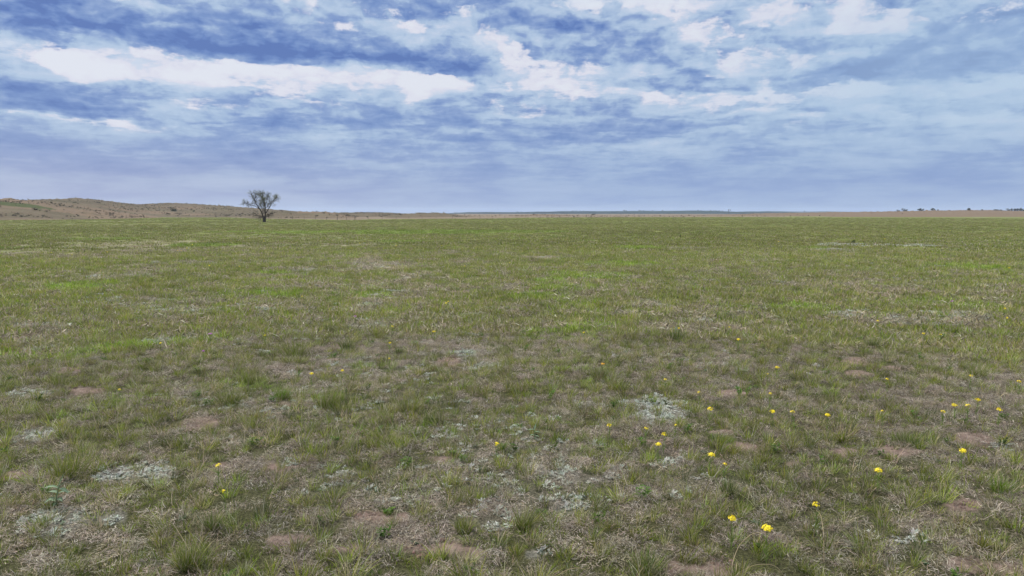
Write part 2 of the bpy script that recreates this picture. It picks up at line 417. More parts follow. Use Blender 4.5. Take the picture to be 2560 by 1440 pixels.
# ------------------------------------------------------------------ materials
def new_mat(name):
    m = bpy.data.materials.new(name); m.use_nodes = True
    t = m.node_tree; t.nodes.clear()
    o = t.nodes.new('ShaderNodeOutputMaterial')
    return m, t, o
def leaf_material(name, trans=.25, rough=.7, tint=True):
    m, t, o = new_mat(name)
    a = t.nodes.new('ShaderNodeAttribute'); a.attribute_name = 'Col'
    c = N(t, a.outputs['Color'])
    if tint:
        b = t.nodes.new('ShaderNodeAttribute'); b.attribute_name = 'tint'; b.attribute_type = 'INSTANCER'
        c = mixc(t, 1.0, c, N(t, b.outputs['Color']), 'MULTIPLY')
    p = t.nodes.new('ShaderNodeBsdfPrincipled'); t.links.new(c.s, p.inputs['Base Color'])
    p.inputs['Roughness'].default_value = rough; p.inputs['Specular IOR Level'].default_value = .25
    tr = t.nodes.new('ShaderNodeBsdfTranslucent'); t.links.new(c.s, tr.inputs[0])
    mx = t.nodes.new('ShaderNodeMixShader'); mx.inputs[0].default_value = trans
    t.links.new(p.outputs[0], mx.inputs[1]); t.links.new(tr.outputs[0], mx.inputs[2]); t.links.new(mx.outputs[0], o.inputs[0])
    return m
M_FIELD = leaf_material('field_foliage', .33, .75, True)
M_LEAF = leaf_material('foliage', .25, .7, False)
M_BARK, t, o = new_mat('bark')
tcn = t.nodes.new('ShaderNodeTexCoord')
nb = noise(t, N(t, tcn.outputs['Object']), 7, 5, .7)
cb = nb.ramp([(.3, (.018, .014, .012)), (.7, (.075, .06, .05))])
p = t.nodes.new('ShaderNodeBsdfPrincipled'); t.links.new(cb.s, p.inputs['Base Color']); p.inputs['Roughness'].default_value = .95
bp = t.nodes.new('ShaderNodeBump'); bp.inputs['Strength'].default_value = .6; bp.inputs['Distance'].default_value = .03
t.links.new(nb.s, bp.inputs['Height']); t.links.new(bp.outputs[0], p.inputs['Normal']); t.links.new(p.outputs[0], o.inputs[0])
def plain(name, c0, c1, scale=20, rough=.8, metal=0.0):
    m, t, o = new_mat(name)
    tcn = t.nodes.new('ShaderNodeTexCoord')
    f = noise(t, N(t, tcn.outputs['Object']), scale, 4, .6)
    c = f.ramp([(.3, c0), (.7, c1)])
    p = t.nodes.new('ShaderNodeBsdfPrincipled'); t.links.new(c.s, p.inputs['Base Color'])
    p.inputs['Roughness'].default_value = rough; p.inputs['Metallic'].default_value = metal
    t.links.new(p.outputs[0], o.inputs[0]); return m
M_POST = plain('weathered_wood', (.06, .05, .045), (.14, .12, .10), 12)
M_WIRE = plain('galvanised_wire', (.2, .2, .2), (.3, .29, .28), 12, .5, .6)
M_STEEL = plain('dull_steel', (.05, .055, .065), (.11, .115, .125), 4, .6, .3)
M_PETAL = plain('yellow_petals', (.80, .60, .0), (.88, .74, .01), 300, .6)
M_ORANGE = plain('orange_petals', (.86, .36, .0), (.92, .50, .01), 300, .55)
M_PURPLE = plain('purple_petals', (.34, .06, .36), (.5, .14, .5), 300, .55)

# ground --------------------------------------------------------------
def ground_material():
    m, t, o = new_mat('prairie_soil')
    geo = t.nodes.new('ShaderNodeNewGeometry'); P = N(t, geo.outputs['Position'])
    def at(nm):
        a = t.nodes.new('ShaderNodeAttribute'); a.attribute_name = nm; return N(t, a.outputs['Fac'])
    green, bare, silver, brown, bright, far = at('green'), at('bare'), at('silver'), at('brown'), at('bright'), at('far')
    big = noise(t, P, .9, 5, .6); mid = noise(t, P, 5, 6, .65); fine = noise(t, P, 42, 6, .75); vfine = noise(t, P, 190, 3, .8)
    wide = noise(t, P, .06, 5, .6)
    soil = mid.ramp([(.30, (.150, .106, .088)), (.50, (.215, .156, .130)), (.70, (.290, .222, .188))])
    soil = mixc(t, fine.ss(.48, .62) * .45, soil, (.34, .275, .23))
    soil = mixc(t, vfine.ss(.42, .30) * .6, soil, (.09, .065, .055))
    thatch = fine.ramp([(.34, (.030, .025, .020)), (.46, (.105, .088, .072)), (.56, (.20, .172, .145)), (.70, (.34, .30, .26))])
    # far away the thatch averages out to one tone
    thatch_far = mid.ramp([(.3, (.20, .19, .13)), (.7, (.27, .245, .17))])
    thatch = mixc(t, far, thatch, thatch_far)
    gr_n = fine.ramp([(.34, (.020, .019, .010)), (.48, (.060, .062, .030)), (.60, (.115, .115, .055)), (.72, (.20, .19, .11))])
    gr_f = wide.ramp([(.30, (.105, .138, .040)), (.45, (.140, .170, .046)), (.58, (.175, .195, .058)), (.72, (.225, .215, .098))])
    gr_f = mixc(t, mid.ss(.56, .40) * .35, gr_f, (.095, .125, .035))
    gr = mixc(t, far, gr_n, gr_f)
    gr = mixc(t, bright * (far * .5 + .12), gr, (.135, .215, .035))
    sil = fine.ramp([(.35, (.10, .10, .085)), (.5, (.30, .32, .29)), (.66, (.52, .55, .50))])
    c = mixc(t, green, thatch, gr)
    c = mixc(t, silver * (far * .55 + .3), c, sil)
    c = mixc(t, bare * (mid.ss(.36, .52) * .45 + .55), c, soil)
    br = wide.ramp([(.32, (.145, .115, .082)), (.5, (.185, .145, .105)), (.66, (.22, .175, .125))])
    br = mixc(t, mid.ss(.5, .66) * .35, br, (.16, .14, .09))
    c = mixc(t, brown, c, br)
    p = t.nodes.new('ShaderNodeBsdfPrincipled'); t.links.new(c.s, p.inputs['Base Color'])
    p.inputs['Roughness'].default_value = .97; p.inputs['Specular IOR Level'].default_value = .08
    bp = t.nodes.new('ShaderNodeBump'); bp.inputs['Strength'].default_value = .9; bp.inputs['Distance'].default_value = .03
    hgt = fine + mid * 1.2
    t.links.new(hgt.s, bp.inputs['Height']); t.links.new(bp.outputs[0], p.inputs['Normal'])
    t.links.new(p.outputs[0], o.inputs[0])
    return m
M_GROUND = ground_material()

azs = np.concatenate([np.radians(np.arange(-180, -50, 5)), np.radians(np.arange(-50, 50, .14)), np.radians(np.arange(50, 180, 5))])
radii = np.concatenate([[.02, .5, 1.2, 1.8], np.geomspace(2.2, 10000, 680)])
A, RR = np.meshgrid(azs, radii)
GX, GY = RR * np.sin(A), RR * np.cos(A)
gx, gy = GX.ravel(), GY.ravel()
g_, b_, s_, br_ = masks(gx, gy)
dd = np.hypot(gx, gy); aa = np.arctan2(gx, gy)
edge = meadow_end(aa) * (1 + (fbm(gx / 30, gy / 60, 4, 400) - .5) * .16)
brown = sst(.985, 1.015, dd / edge)
z = gz(gx, gy)
bar_big = patch_mask(gx, gy, BAR, .5, 130)
z = z + bar_big * (.012 + .035 * (fbm(gx / .16, gy / .16, 3, 450) - .5)) * sst(40, 8, dd)     # loose dug earth
def tracks(x, y):      # narrow lush strip, then pale cured strip, towards the far edge of the meadow
    return 0
n_a, n_r = len(azs), len(radii)
i = np.arange(n_r - 1)[:, None] * n_a; j = np.arange(n_a)[None, :]; j2 = (j + 1) % n_a
F = np.stack([i + j, i + j2, i + n_a + j2, i + n_a + j], -1).reshape(-1, 4)
me = np_mesh('ground', np.stack([gx, gy, z], 1), F, M_GROUND, attrs={'green': g_ * (1 - brown), 'bare': b_ * (1 - sst(70, 180, dd)), 'silver': s_, 'brown': brown,
             'bright': br_, 'far': sst(14, 55, dd)}, smooth=True)
ground = link('ground', me); tag(ground, kind='structure')

# dunes and far ridges ---------------------------------------------------
def hill_material(name, kindc):
    m, t, o = new_mat(name)
    geo = t.nodes.new('ShaderNodeNewGeometry'); P = N(t, geo.outputs['Position'])
    a = t.nodes.new('ShaderNodeAttribute'); a.attribute_name = 'red'; red = N(t, a.outputs['Fac'])
    a = t.nodes.new('ShaderNodeAttribute'); a.attribute_name = 'dark'; dark = N(t, a.outputs['Fac'])
    n1 = noise(t, P, .035, 5, .6); n2 = noise(t, P, .35, 6, .7); n3 = noise(t, P, 1.6, 4, .7)
    if kindc == 'dune':
        c = n1.ramp([(.32, (.085, .070, .048)), (.5, (.118, .092, .066)), (.68, (.140, .118, .080))])
        c = mixc(t, n2.ss(.47, .62) * .6, c, (.115, .112, .062))
        c = mixc(t, red, c, mixc(t, n2, (.150, .108, .075), (.200, .148, .105)))
        c = mixc(t, n3.ss(.50, .68) * .5, c, (.055, .055, .035))
        c = mixc(t, dark, c, mixc(t, n3, (.035, .045, .02), (.085, .10, .038)))
    else:
        n1 = noise(t, P, .0016, 6, .65)
        c = n1.ramp([(.34, (.008, .016, .022)), (.48, (.014, .030, .032)), (.60, (.026, .045, .038)), (.72, (.036, .050, .046))])
        n4 = noise(t, P, .007, 5, .7)
        c = mixc(t, n4.ss(.52, .64) * .8, c, (.03, .045, .03))
    p = t.nodes.new('ShaderNodeBsdfPrincipled'); t.links.new(c.s, p.inputs['Base Color'])
    p.inputs['Roughness'].default_value = .97; p.inputs['Specular IOR Level'].default_value = .05
    t.links.new(p.outputs[0], o.inputs[0]); return m
M_DUNE, M_RIDGE = hill_material('dune_grass', 'dune'), hill_material('ridge_pasture', 'ridge')

RIDGES = [
    ([(-900, 520), (-200, 496), (0, 499), (20, 500), (60, 501.5), (110, 503), (200, 516), (300, 531), (400, 541)], 470, 90, 60),
    ([(-300, 506), (60, 503.5), (90, 500.5), (120, 498.7), (190, 497), (250, 501), (300, 507), (345, 511.5), (420, 519), (520, 531), (600, 541)], 620, 110, 90),
    ([(150, 540), (250, 521), (300, 515), (350, 511.3), (400, 509.4), (440, 508.7), (500, 512), (560, 516), (620, 519.5), (700, 525.5), (740, 529.2), (800, 536), (850, 541)], 760, 180, 100),
    ([(600, 542), (660, 535), (710, 531), (760, 529.2), (790, 529.2), (820, 531), (850, 535), (890, 541)], 430, 60, 50),
    ([(740, 540), (800, 534.5), (840, 533), (900, 532.4), (940, 532.5), (975, 533.2), (1010, 535), (1040, 537), (1080, 541)], 560, 90, 80),
    ([(940, 543), (980, 538), (1010, 535.2), (1045, 533.4), (1085, 532.4), (1100, 533.5), (1120, 535.6), (1150, 539), (1200, 542)], 470, 60, 50),
    ([(1230, 541), (1290, 538.5), (1335, 536.6), (1375, 537), (1430, 539), (1480, 541)], 620, 70, 60),
    ([(1000, 540), (1180, 539), (1300, 538.2), (1600, 537.5), (1750, 536.8), (1850, 535.3), (1900, 534), (2000, 532.5), (2100, 531.2), (2200, 529.8), (2300, 527.8), (2400, 526.2), (2470, 525.4), (2520, 527),
      (2560, 528), (2800, 531), (3300, 536)], 1000, 300, 250),
]
def dune_height(x, y):
    d = np.hypot(x, y); a = np.arctan2(x, y); u = px_of_az(a)
    H = np.full_like(d, -.6)
    for (pts, Rk, wf, wb) in RIDGES:
        pu = np.array([q[0] for q in pts], float); pv = np.array([q[1] for q in pts], float)
        v = np.interp(u, pu, pv, left=548, right=548)
        Rl = Rk * (1 + .05 * np.sin(u / 130 + Rk))
        zt = z_for(v, Rl * np.cos(a))
        s = (d - Rl); w = np.where(s < 0, wf, wb)
        prof = np.exp(-(np.abs(s) / w) ** 2 * 1.0)
        hk = -.6 + (zt + .6) * prof
        H = np.maximum(H, hk)
    lump = (fbm(x / 14, y / 14, 4, 500) - .5) * 1.3 + np.maximum(fbm(x / 3.2, y / 3.2, 3, 520) - .60, 0) * 3.2
    near = sst(-.4, 2.2, H)
    return H + lump * near
ua = az_of_px(np.arange(-500, 3100, 2.2))
ur = np.concatenate([np.arange(240, 900, 3.5), np.arange(900, 1600, 14)])
A, RR = np.meshgrid(ua, ur); hx, hy = (RR * np.sin(A)).ravel(), (RR * np.cos(A)).ravel()
hz = dune_height(hx, hy)
hu, hv = project(hx, hy, hz)
hd = np.hypot(hx, hy)
redn = fbm(hx / 40, hy / 26, 4, 540)
red = sst(.40, .60, redn) * sst(560, 480, hu) * sst(505, 525, hv) * .85
red = np.maximum(red, sst(540, 900, hu) * sst(.50, .62, redn) * sst(536, 541, hv) * .5)
red = np.maximum(red, .85 * sst(14, 5, np.abs(hv - (502 + .10 * hu))) * sst(200, 60, hu) * (hd < 560))
# pale red game trail running off the small dune
red = np.maximum(red, .9 * sst(2.4, .8, np.abs(hv - np.interp(hu, [745, 790, 830, 850, 880], [530.5, 530.5, 533.5, 538, 544]))) * (hu > 745) * (hu < 880) * (hd < 470))
red = np.maximum(red, sst(1150, 1350, hu) * .85)
ctr = np.interp(hu, [-200, 0, 30, 60, 100, 140], [502, 508, 511, 513.5, 518.5, 524]); th = np.interp(hu, [-200, 0, 60, 100, 145], [5, 5, 6, 4.5, .5])
dark = sst(1.15, .75, np.abs(hv - ctr) / th + (fbm(hx / 6, hy / 6, 3, 560) - .5) * .9) * (hu < 145) * (hd < 540)
n_a, n_r = len(ua), len(ur)
i = np.arange(n_r - 1)[:, None] * n_a; j = np.arange(n_a - 1)[None, :]
F = np.stack([i + j, i + j + 1, i + n_a + j + 1, i + n_a + j], -1).reshape(-1, 4)
hills = link('hills', np_mesh('hills', np.stack([hx, hy, hz], 1), F, M_DUNE, attrs={'red': red, 'dark': dark}, smooth=True))
tag(hills, kind='structure')

def far_ridge(name, pts, Rk, w, amp):
    ua = az_of_px(np.arange(pts[0][0], pts[-1][0], 3.0)); ur = np.linspace(Rk - w, Rk + w, 40)
    A, RR = np.meshgrid(ua, ur); x, y = (RR * np.sin(A)).ravel(), (RR * np.cos(A)).ravel()
    u = px_of_az(np.arctan2(x, y)); v = np.interp(u, [q[0] for q in pts], [q[1] for q in pts])
    zt = z_for(v, Rk * np.cos(np.arctan2(x, y)))
    s = (np.hypot(x, y) - Rk) / w
    zz = -3 + (zt + 3) * np.clip(1 - s * s, 0, 1) ** .8 + (fbm(x / 120, y / 120, 4, 600) - .5) * amp * (1 - s * s)
    n_a, n_r = len(ua), len(ur)
    i = np.arange(n_r - 1)[:, None] * n_a; j = np.arange(n_a - 1)[None, :]
    F = np.stack([i + j, i + j + 1, i + n_a + j + 1, i + n_a + j], -1).reshape(-1, 4)
    o = link(name, np_mesh(name, np.stack([x, y, zz], 1), F, M_RIDGE, attrs={'red': x * 0, 'dark': x * 0}, smooth=True))
    tag(o, kind='structure'); return o
RB = [(1040, 538), (1090, 535.5), (1130, 532.8), (1170, 530.8), (1210, 530), (1290, 530.4), (1340, 529.6), (1420, 528.2), (1500, 528), (1570, 527.5), (1650, 527.6), (1700, 526.8), (1770, 527), (1810, 528.4),
      (1840, 529.5), (1880, 529), (1960, 530.5), (2040, 534), (2100, 537)]
far_ridge('far_hills', RB, 3200, 700, 5)
RC = [(820, 536), (860, 532), (900, 531), (935, 530.6), (970, 531.4), (1010, 534), (1060, 537)]
far_ridge('far_hills', RC, 4600, 700, 4)
RD = [(1800, 534), (1860, 529.2), (1920, 527.8), (1990, 529), (2060, 528.6), (2130, 529.6), (2190, 530.4), (2260, 530.6), (2400, 530), (2600, 530), (2700, 533)]
far_ridge('far_hills', RD, 5600, 800, 4)

# ------------------------------------------------------------------ field plants: prototypes
def rand_dir(n, lean, bias=(.10, 0)):
    a = rng.uniform(0, 2 * np.pi, n); l = np.abs(rng.normal(0, lean, n))
    return np.stack([np.cos(a) * l + bias[0], np.sin(a) * l + bias[1], np.ones(n)], 1), a
def mixcol(n, cols, wts, jit=.18):
    idx = rng.choice(len(cols), n, p=np.array(wts) / sum(wts))
    c = np.array(cols)[idx] * rng.uniform(1 - jit, 1 + jit, (n, 1)) * rng.uniform(.94, 1.06, (n, 3))
    return c
GREENS = [(.145, .215, .018), (.210, .280, .024), (.065, .115, .018), (.290, .305, .050), (.205, .320, .020)]
DARKG = [(.045, .085, .020), (.065, .115, .022), (.095, .145, .026)]
STRAW = [(.36, .31, .20), (.46, .40, .27), (.29, .25, .17), (.50, .46, .35)]
GREYS = [(.29, .253, .212), (.40, .355, .30), (.175, .147, .12), (.58, .53, .46), (.055, .045, .036), (.35, .295, .205)]
def tuft(n, rad, hmin, hmax, w, lean, cols, wts, straw=.2, seg=3, curl=.9, bias=(.10, 0)):
    g = Geo()
    r = rad * np.sqrt(rng.uniform(0, 1, n)) * .8; a = rng.uniform(0, 2 * np.pi, n)
    P0 = np.stack([r * np.cos(a), r * np.sin(a), np.full(n, -.012)], 1)
    D, aa = rand_dir(n, lean, bias)
    D[:, 0] += P0[:, 0] / rad * .45; D[:, 1] += P0[:, 1] / rad * .45
    L = rng.uniform(hmin, hmax, n)
    B = np.stack([D[:, 0], D[:, 1], -np.ones(n) * .35], 1) * rng.uniform(.1, curl * 1.6, (n, 1)) + rng.normal(0, .15, (n, 3))
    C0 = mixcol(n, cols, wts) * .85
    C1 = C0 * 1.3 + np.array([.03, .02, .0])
    st = rng.uniform(0, 1, n) < straw
    C0[st] = mixcol(st.sum(), STRAW, [1, 1, 1, .6]); C1[st] = C0[st] * 1.05
    tip = (~st) & (rng.uniform(0, 1, n) < .35)
    C1[tip] = mixcol(tip.sum(), STRAW, [1, 1, 1, .3]) * .9
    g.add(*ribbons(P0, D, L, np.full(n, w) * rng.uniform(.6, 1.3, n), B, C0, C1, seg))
    return g
def litter(n, rad, w, h=.035, lmin=.04, lmax=.14, cols=GREYS, wts=(1, 1.1, .8, .6, .5, .8)):
    g = Geo()
    r = rad * np.sqrt(rng.uniform(0, 1, n)); a = rng.uniform(0, 2 * np.pi, n)
    P0 = np.stack([r * np.cos(a), r * np.sin(a), rng.uniform(-.004, h, n)], 1)
    b = rng.uniform(0, 2 * np.pi, n)
    D = np.stack([np.cos(b), np.sin(b), rng.normal(.12, .32, n)], 1)
    L = rng.uniform(lmin, lmax, n)
    B = np.stack([rng.normal(0, 1.0, n), rng.normal(0, 1.0, n), rng.normal(-.3, .5, n)], 1)
    C = mixcol(n, cols, wts, .22)
    V, F, Cc = ribbons(P0, D, L, np.full(n, w) * rng.uniform(.5, 1.4, n), B, C, C * 1.1, 3)
    V[:, 2] = np.maximum(V[:, 2], -.006)
    g.add(V, F, Cc); return g
def rosette(n_ros, rad, size, cols, up=.5, leaves=9, w=.38):
    g = Geo(); P0 = []; D = []; L = []
    for _ in range(n_ros):
        r = rad * math.sqrt(rng.uniform()); a = rng.uniform(0, 2 * np.pi); s = size * rng.uniform(.6, 1.3)
        for k in range(leaves):
            b = rng.uniform(0, 2 * np.pi)
            P0.append((r * math.cos(a), r * math.sin(a), rng.uniform(-.003, .012)))
            D.append((math.cos(b), math.sin(b), up * rng.uniform(.3, 1.9))); L.append(s * rng.uniform(.7, 1.2))
    P0 = np.array(P0); D = np.array(D); L = np.array(L); n = len(L)
    B = np.stack([D[:, 0] * .4, D[:, 1] * .4, -rng.uniform(0, .8, n)], 1)
    C = mixcol(n, cols, [1] * len(cols), .15)
    V, F, C = ribbons(P0, D, L, L * w, B, C * .8, C * 1.1, 3)
    g.add(V, F, C); return g
SILV = [(.43, .47, .41), (.53, .56, .50), (.33, .37, .31), (.61, .62, .57)]
def forb(h, cols, n_st=5):
    g = Geo()
    for _ in range(n_st):
        a = rng.uniform(0, 2 * np.pi); x0, y0 = .02 * math.cos(a), .02 * math.sin(a); hh = h * rng.uniform(.6, 1.1)
        D = np.array([[math.cos(a) * .35, math.sin(a) * .35, 1.0]]); C = mixcol(1, cols, [1] * len(cols))
        g.add(*ribbons(np.array([[x0, y0, -.01]]), D, np.array([hh]), np.array([.005]), D * .1, C, C, 3))
        m = 9; tt = rng.uniform(.15, 1, m)
        P0 = np.array([[x0, y0, 0]]) + D / np.linalg.norm(D) * (tt * hh)[:, None]
        b = rng.uniform(0, 2 * np.pi, m); Dl = np.stack([np.cos(b), np.sin(b), rng.uniform(.3, 1.2, m)], 1)
        L = rng.uniform(.025, .05, m); C = mixcol(m, cols, [1] * len(cols))
        g.add(*ribbons(P0, Dl, L, L * .38, Dl * 0 + [0, 0, -.7], C * .85, C * 1.1, 3))
    return g

def proto_collection(name, geos, mat):
    c = bpy.data.collections.new(name)
    for i, g in enumerate(geos):
        me = g.mesh('%s_shape' % name, mat)
        o = bpy.data.objects.new('%s_shape_%03d' % (name, i), me); c.objects.link(o)
    return c
def scatter(name, coll, pts, idx, scl, tint, label, cat=None):
    n = len(pts)
    me = bpy.data.meshes.new(name)
    me.vertices.add(n); me.vertices.foreach_set('co', np.asarray(pts, np.float32).ravel())
    def at(nm, ty, key, arr):
        a = me.attributes.new(nm, ty, 'POINT'); a.data.foreach_set(key, np.asarray(arr).ravel())
    at('idx', 'INT', 'value', idx.astype(np.int32))
    rot = np.zeros((n, 3), np.float32); rot[:, 2] = rng.uniform(-.9, .9, n) + np.where(rng.uniform(size=n) < .35, math.pi, 0)
    rot[:, :2] = rng.normal(0, .06, (n, 2))
    at('rot', 'FLOAT_VECTOR', 'vector', rot)
    if scl.ndim == 1: scl = np.stack([scl] * 3, 1)
    at('scl', 'FLOAT_VECTOR', 'vector', scl.astype(np.float32))
    t4 = np.ones((n, 4), np.float32); t4[:, :3] = tint
    a = me.attributes.new('tint', 'FLOAT_COLOR', 'POINT'); a.data.foreach_set('color', t4.ravel())
    me.update(); me.materials.append(M_FIELD)
    o = link(name, me); tag(o, label, cat, kind='stuff')
    ng = bpy.data.node_groups.new(name, 'GeometryNodeTree')
    ng.interface.new_socket('Geometry', in_out='INPUT', socket_type='NodeSocketGeometry')
    ng.interface.new_socket('Geometry', in_out='OUTPUT', socket_type='NodeSocketGeometry')
    gi = ng.nodes.new('NodeGroupInput'); go = ng.nodes.new('NodeGroupOutput')
    ci = ng.nodes.new('GeometryNodeCollectionInfo'); ci.inputs['Collection'].default_value = coll
    ci.inputs['Separate Children'].default_value = True; ci.inputs['Reset Children'].default_value = True
    ip = ng.nodes.new('GeometryNodeInstanceOnPoints'); ip.inputs['Pick Instance'].default_value = True
    def na(nm, ty):
        k = ng.nodes.new('GeometryNodeInputNamedAttribute'); k.data_type = ty; k.inputs['Name'].default_value = nm; return k.outputs[0]
    ng.links.new(gi.outputs[0], ip.inputs['Points']); ng.links.new(ci.outputs[0], ip.inputs['Instance'])
    ng.links.new(na('idx', 'INT'), ip.inputs['Instance Index'])
    ng.links.new(na('rot', 'FLOAT_VECTOR'), ip.inputs['Rotation']); ng.links.new(na('scl', 'FLOAT_VECTOR'), ip.inputs['Scale'])
    ng.links.new(ip.outputs[0], go.inputs[0])
    md = o.modifiers.new('scatter', 'NODES'); md.node_group = ng
    return o
def ring_points(d0, d1, dens, power=2.0):
    """random points seen from the camera side, density per m2 at d0, falling as (d0/d)^(2-power)... """
    n_tot = 0
    half = R(37.5)
    area = half * (d1 ** 2 - d0 ** 2)
    n = int(area * dens * 1.0)
    d = np.sqrt(rng.uniform(d0 ** 2, d1 ** 2, n))
    if power: keep = rng.uniform(size=n) < (d0 / d) ** power; d = d[keep]; n = len(d)
    ext = half + 1.6 / d + .03
    a = rng.uniform(-1, 1, n) * ext
    x, y = d * np.sin(a), d * np.cos(a)
    return x, y, d
def tints(n, base=(1, 1, 1), j=.14, hue=.07):
    return np.array(base)[None, :] * rng.uniform(1 - j, 1 + j, (n, 1)) * rng.uniform(1 - hue, 1 + hue, (n, 3))

# green grass: 0-5 near tufts, 6-8 short mats, 9-11 arching, 12-15 mid, 16-19 far
geos = [tuft(46, .05, .06, .17, .0042, .30, GREENS, [1, 1, .8, .5, .6], .22),
        tuft(60, .07, .07, .21, .0042, .34, GREENS, [1, 1, 1, .6, .3], .25),
        tuft(38, .04, .08, .24, .0040, .26, GREENS, [1, .8, 1, .8, .2], .30),
        tuft(54, .08, .05, .13, .0044, .42, GREENS, [1, 1, .6, .5, 1], .12),
        tuft(50, .05, .05, .15, .0044, .32, DARKG, [1, 1, 1], .14),
        tuft(70, .09, .08, .26, .0042, .42, GREENS, [1, 1, .8, .8, .2], .34, curl=1.3),
        tuft(60, .10, .025, .07, .0050, .5, GREENS, [.7, 1, .3, .2, 1.4], .05),
        tuft(60, .10, .03, .08, .0050, .5, GREENS, [.7, 1, .3, .3, 1.2], .10),
        tuft(60, .12, .02, .06, .0046, .6, GREENS, [1, 1, .8, .4, .6], .18),
        tuft(22, .05, .18, .36, .0038, .40, GREENS, [1, .6, .8, 1.4, 0], .55, seg=5, curl=1.8, bias=(.3, 0)),
        tuft(14, .06, .20, .42, .0036, .50, STRAW, [1, 1, .6, .4], 1.0, seg=5, curl=2.0, bias=(.3, 0)),
        tuft(12, .03, .14, .30, .0040, .15, DARKG, [1, 1, 1], .1, seg=4, curl=.5)]
for k in range(4):
    geos.append(tuft(44, .17, .06, .17, .010, .42, GREENS, [1, 1, .9, .7, .5], .24, seg=2))
for k in range(4):
    geos.append(tuft(60, .62, .07, .20, .026, .40, GREENS, [1, 1, .8, .8, .4], .22, seg=2))
PC_G = proto_collection('green_grass', geos, M_FIELD)
X, Y, I, S, T = [], [], [], [], []
def put(x, y, idx, s, t):
    X.append(x); Y.append(y); I.append(idx); S.append(s); T.append(t)
# near
x, y, d = ring_points(2.4, 16, 135, 0.25); g, b, s, br = masks(x, y)
keep = rng.uniform(size=len(x)) < g * .93 + .05
x, y, d, g, br = x[keep], y[keep], d[keep], g[keep], br[keep]; n = len(x)
idx = rng.choice(12, n, p=np.array([11, 9, 8, 13, 6, 5, 10, 12, 17, 3.2, 1.6, 2.2]) / 98)
mt = (br > .35) & (rng.uniform(size=n) < .75); idx[mt] = rng.choice([3, 6, 7, 3], mt.sum())
tt = tints(n); tt[br > .35] *= np.array([1.0, 1.16, .8])
cl = fbm(x / .8, y / .8, 2, 700)[:, None]; tt = tt * (.86 + .3 * cl)
tt *= rng.uniform(.60, 1.36, (n, 1))
put(x, y, idx, rng.uniform(.55, 1.15, n) * (.8 + .3 * fbm(x / 2, y / 2, 2, 710)), tt)
# middle distance
x, y, d = ring_points(14, 52, 46, 1.3); g, b, s, br = masks(x, y)
keep = rng.uniform(size=len(x)) < g * .92 + .06
x, y, d, g, br = x[keep], y[keep], d[keep], g[keep], br[keep]; n = len(x)
tt = tints(n, (1.03, 1.05, .95), .30, .08); tt[br > .35] *= np.array([1.0, 1.2, .75]); tt *= (.84 + .32 * fbm(x / 3, y / 3, 3, 720)[:, None])
put(x, y, 12 + rng.integers(0, 4, n), rng.uniform(.6, 1.3, n) * (1 + .25 * sst(18, 50, d)), tt)
# far
x, y, d = ring_points(46, 420, 3.4, 1.25); g, b, s, br = masks(x, y)
keep = (rng.uniform(size=len(x)) < g * .85 + .05) & (d < meadow_end(np.arctan2(x, y)) * .985)
x, y, d, g, br = x[keep], y[keep], d[keep], g[keep], br[keep]; n = len(x)
tt = tints(n, (.88, .85, .95), .16, .06); tt[br > .35] *= np.array([.95, 1.15, .75])
tt *= (.78 + .44 * fbm(x / 14, y / 14, 4, 730)[:, None])
sc3 = np.stack([rng.uniform(.8, 1.6, n)] * 2 + [rng.uniform(.5, 1.1, n)], 1)
NX = [len(a) for a in X]
Xa = np.concatenate(X + [x]); Ya = np.concatenate(Y + [y]); Ia = np.concatenate(I + [16 + rng.integers(0, 4, n)])
Sa = np.concatenate([np.stack([q] * 3, 1) for q in S] + [sc3]); Ta = np.concatenate(T + [tt])
print('green instances', len(Xa))
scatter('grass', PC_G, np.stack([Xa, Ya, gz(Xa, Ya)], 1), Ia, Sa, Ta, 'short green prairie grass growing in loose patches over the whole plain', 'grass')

# dry thatch: 0-4 near, 5 upright dead stems, 6 pale curls, 7-9 mid, 10-12 far
geos = [litter(230, .12, .0033, .03, .02, .06), litter(210, .12, .0033, .05, .02, .075), litter(200, .11, .0032, .03, .015, .05, cols=GREYS, wts=(1, .6, 1.2, .3, 1.0, .6)),
        litter(180, .12, .0034, .04, .02, .07, cols=STRAW + GREYS[:3], wts=(.7, .3, 1, .15, .8, .8, .8)),
        litter(90, .11, .006, .03, .02, .07),
        tuft(34, .06, .04, .13, .0034, .5, GREYS, [1, 1, .6, .8, .1, 1], .35, curl=1.1),
        litter(22, .10, .004, .07, .06, .15, cols=[(.52, .47, .40), (.45, .39, .31)], wts=(1, 1))]
for k in range(3): geos.append(litter(90, .30, .012, .05, .06, .20))
for k in range(3): geos.append(tuft(50, .75, .04, .13, .028, .9, STRAW + GREYS[:3], [1, .4, 1, .1, .8, .8, .4], 0, seg=2))
PC_D = proto_collection('dry_grass', geos, M_FIELD)
x, y, d = ring_points(2.4, 16, 150, 0.25); g, b, s, br = masks(x, y)
keep = rng.uniform(size=len(x)) < (1 - b * .70) * (1 - .55 * g) * (1 - .85 * s)
x, y = x[keep], y[keep]; n = len(x)
idx = rng.choice(7, n, p=np.array([24, 18, 18, 14, 12, 9, 1.5]) / 96.5)
w = fbm(x / 1.7, y / 1.7, 3, 740)[:, None]
tt = tints(n, (1, 1, 1), .16, .04) * (.78 + .5 * w)
parts = [(x, y, idx, np.stack([rng.uniform(.7, 1.3, n)] * 3, 1), tt)]
x, y, d = ring_points(14, 52, 30, 1.2); g, b, s, br = masks(x, y)
keep = rng.uniform(size=len(x)) < (1 - b * .95) * (1 - .8 * g)
x, y = x[keep], y[keep]; n = len(x)
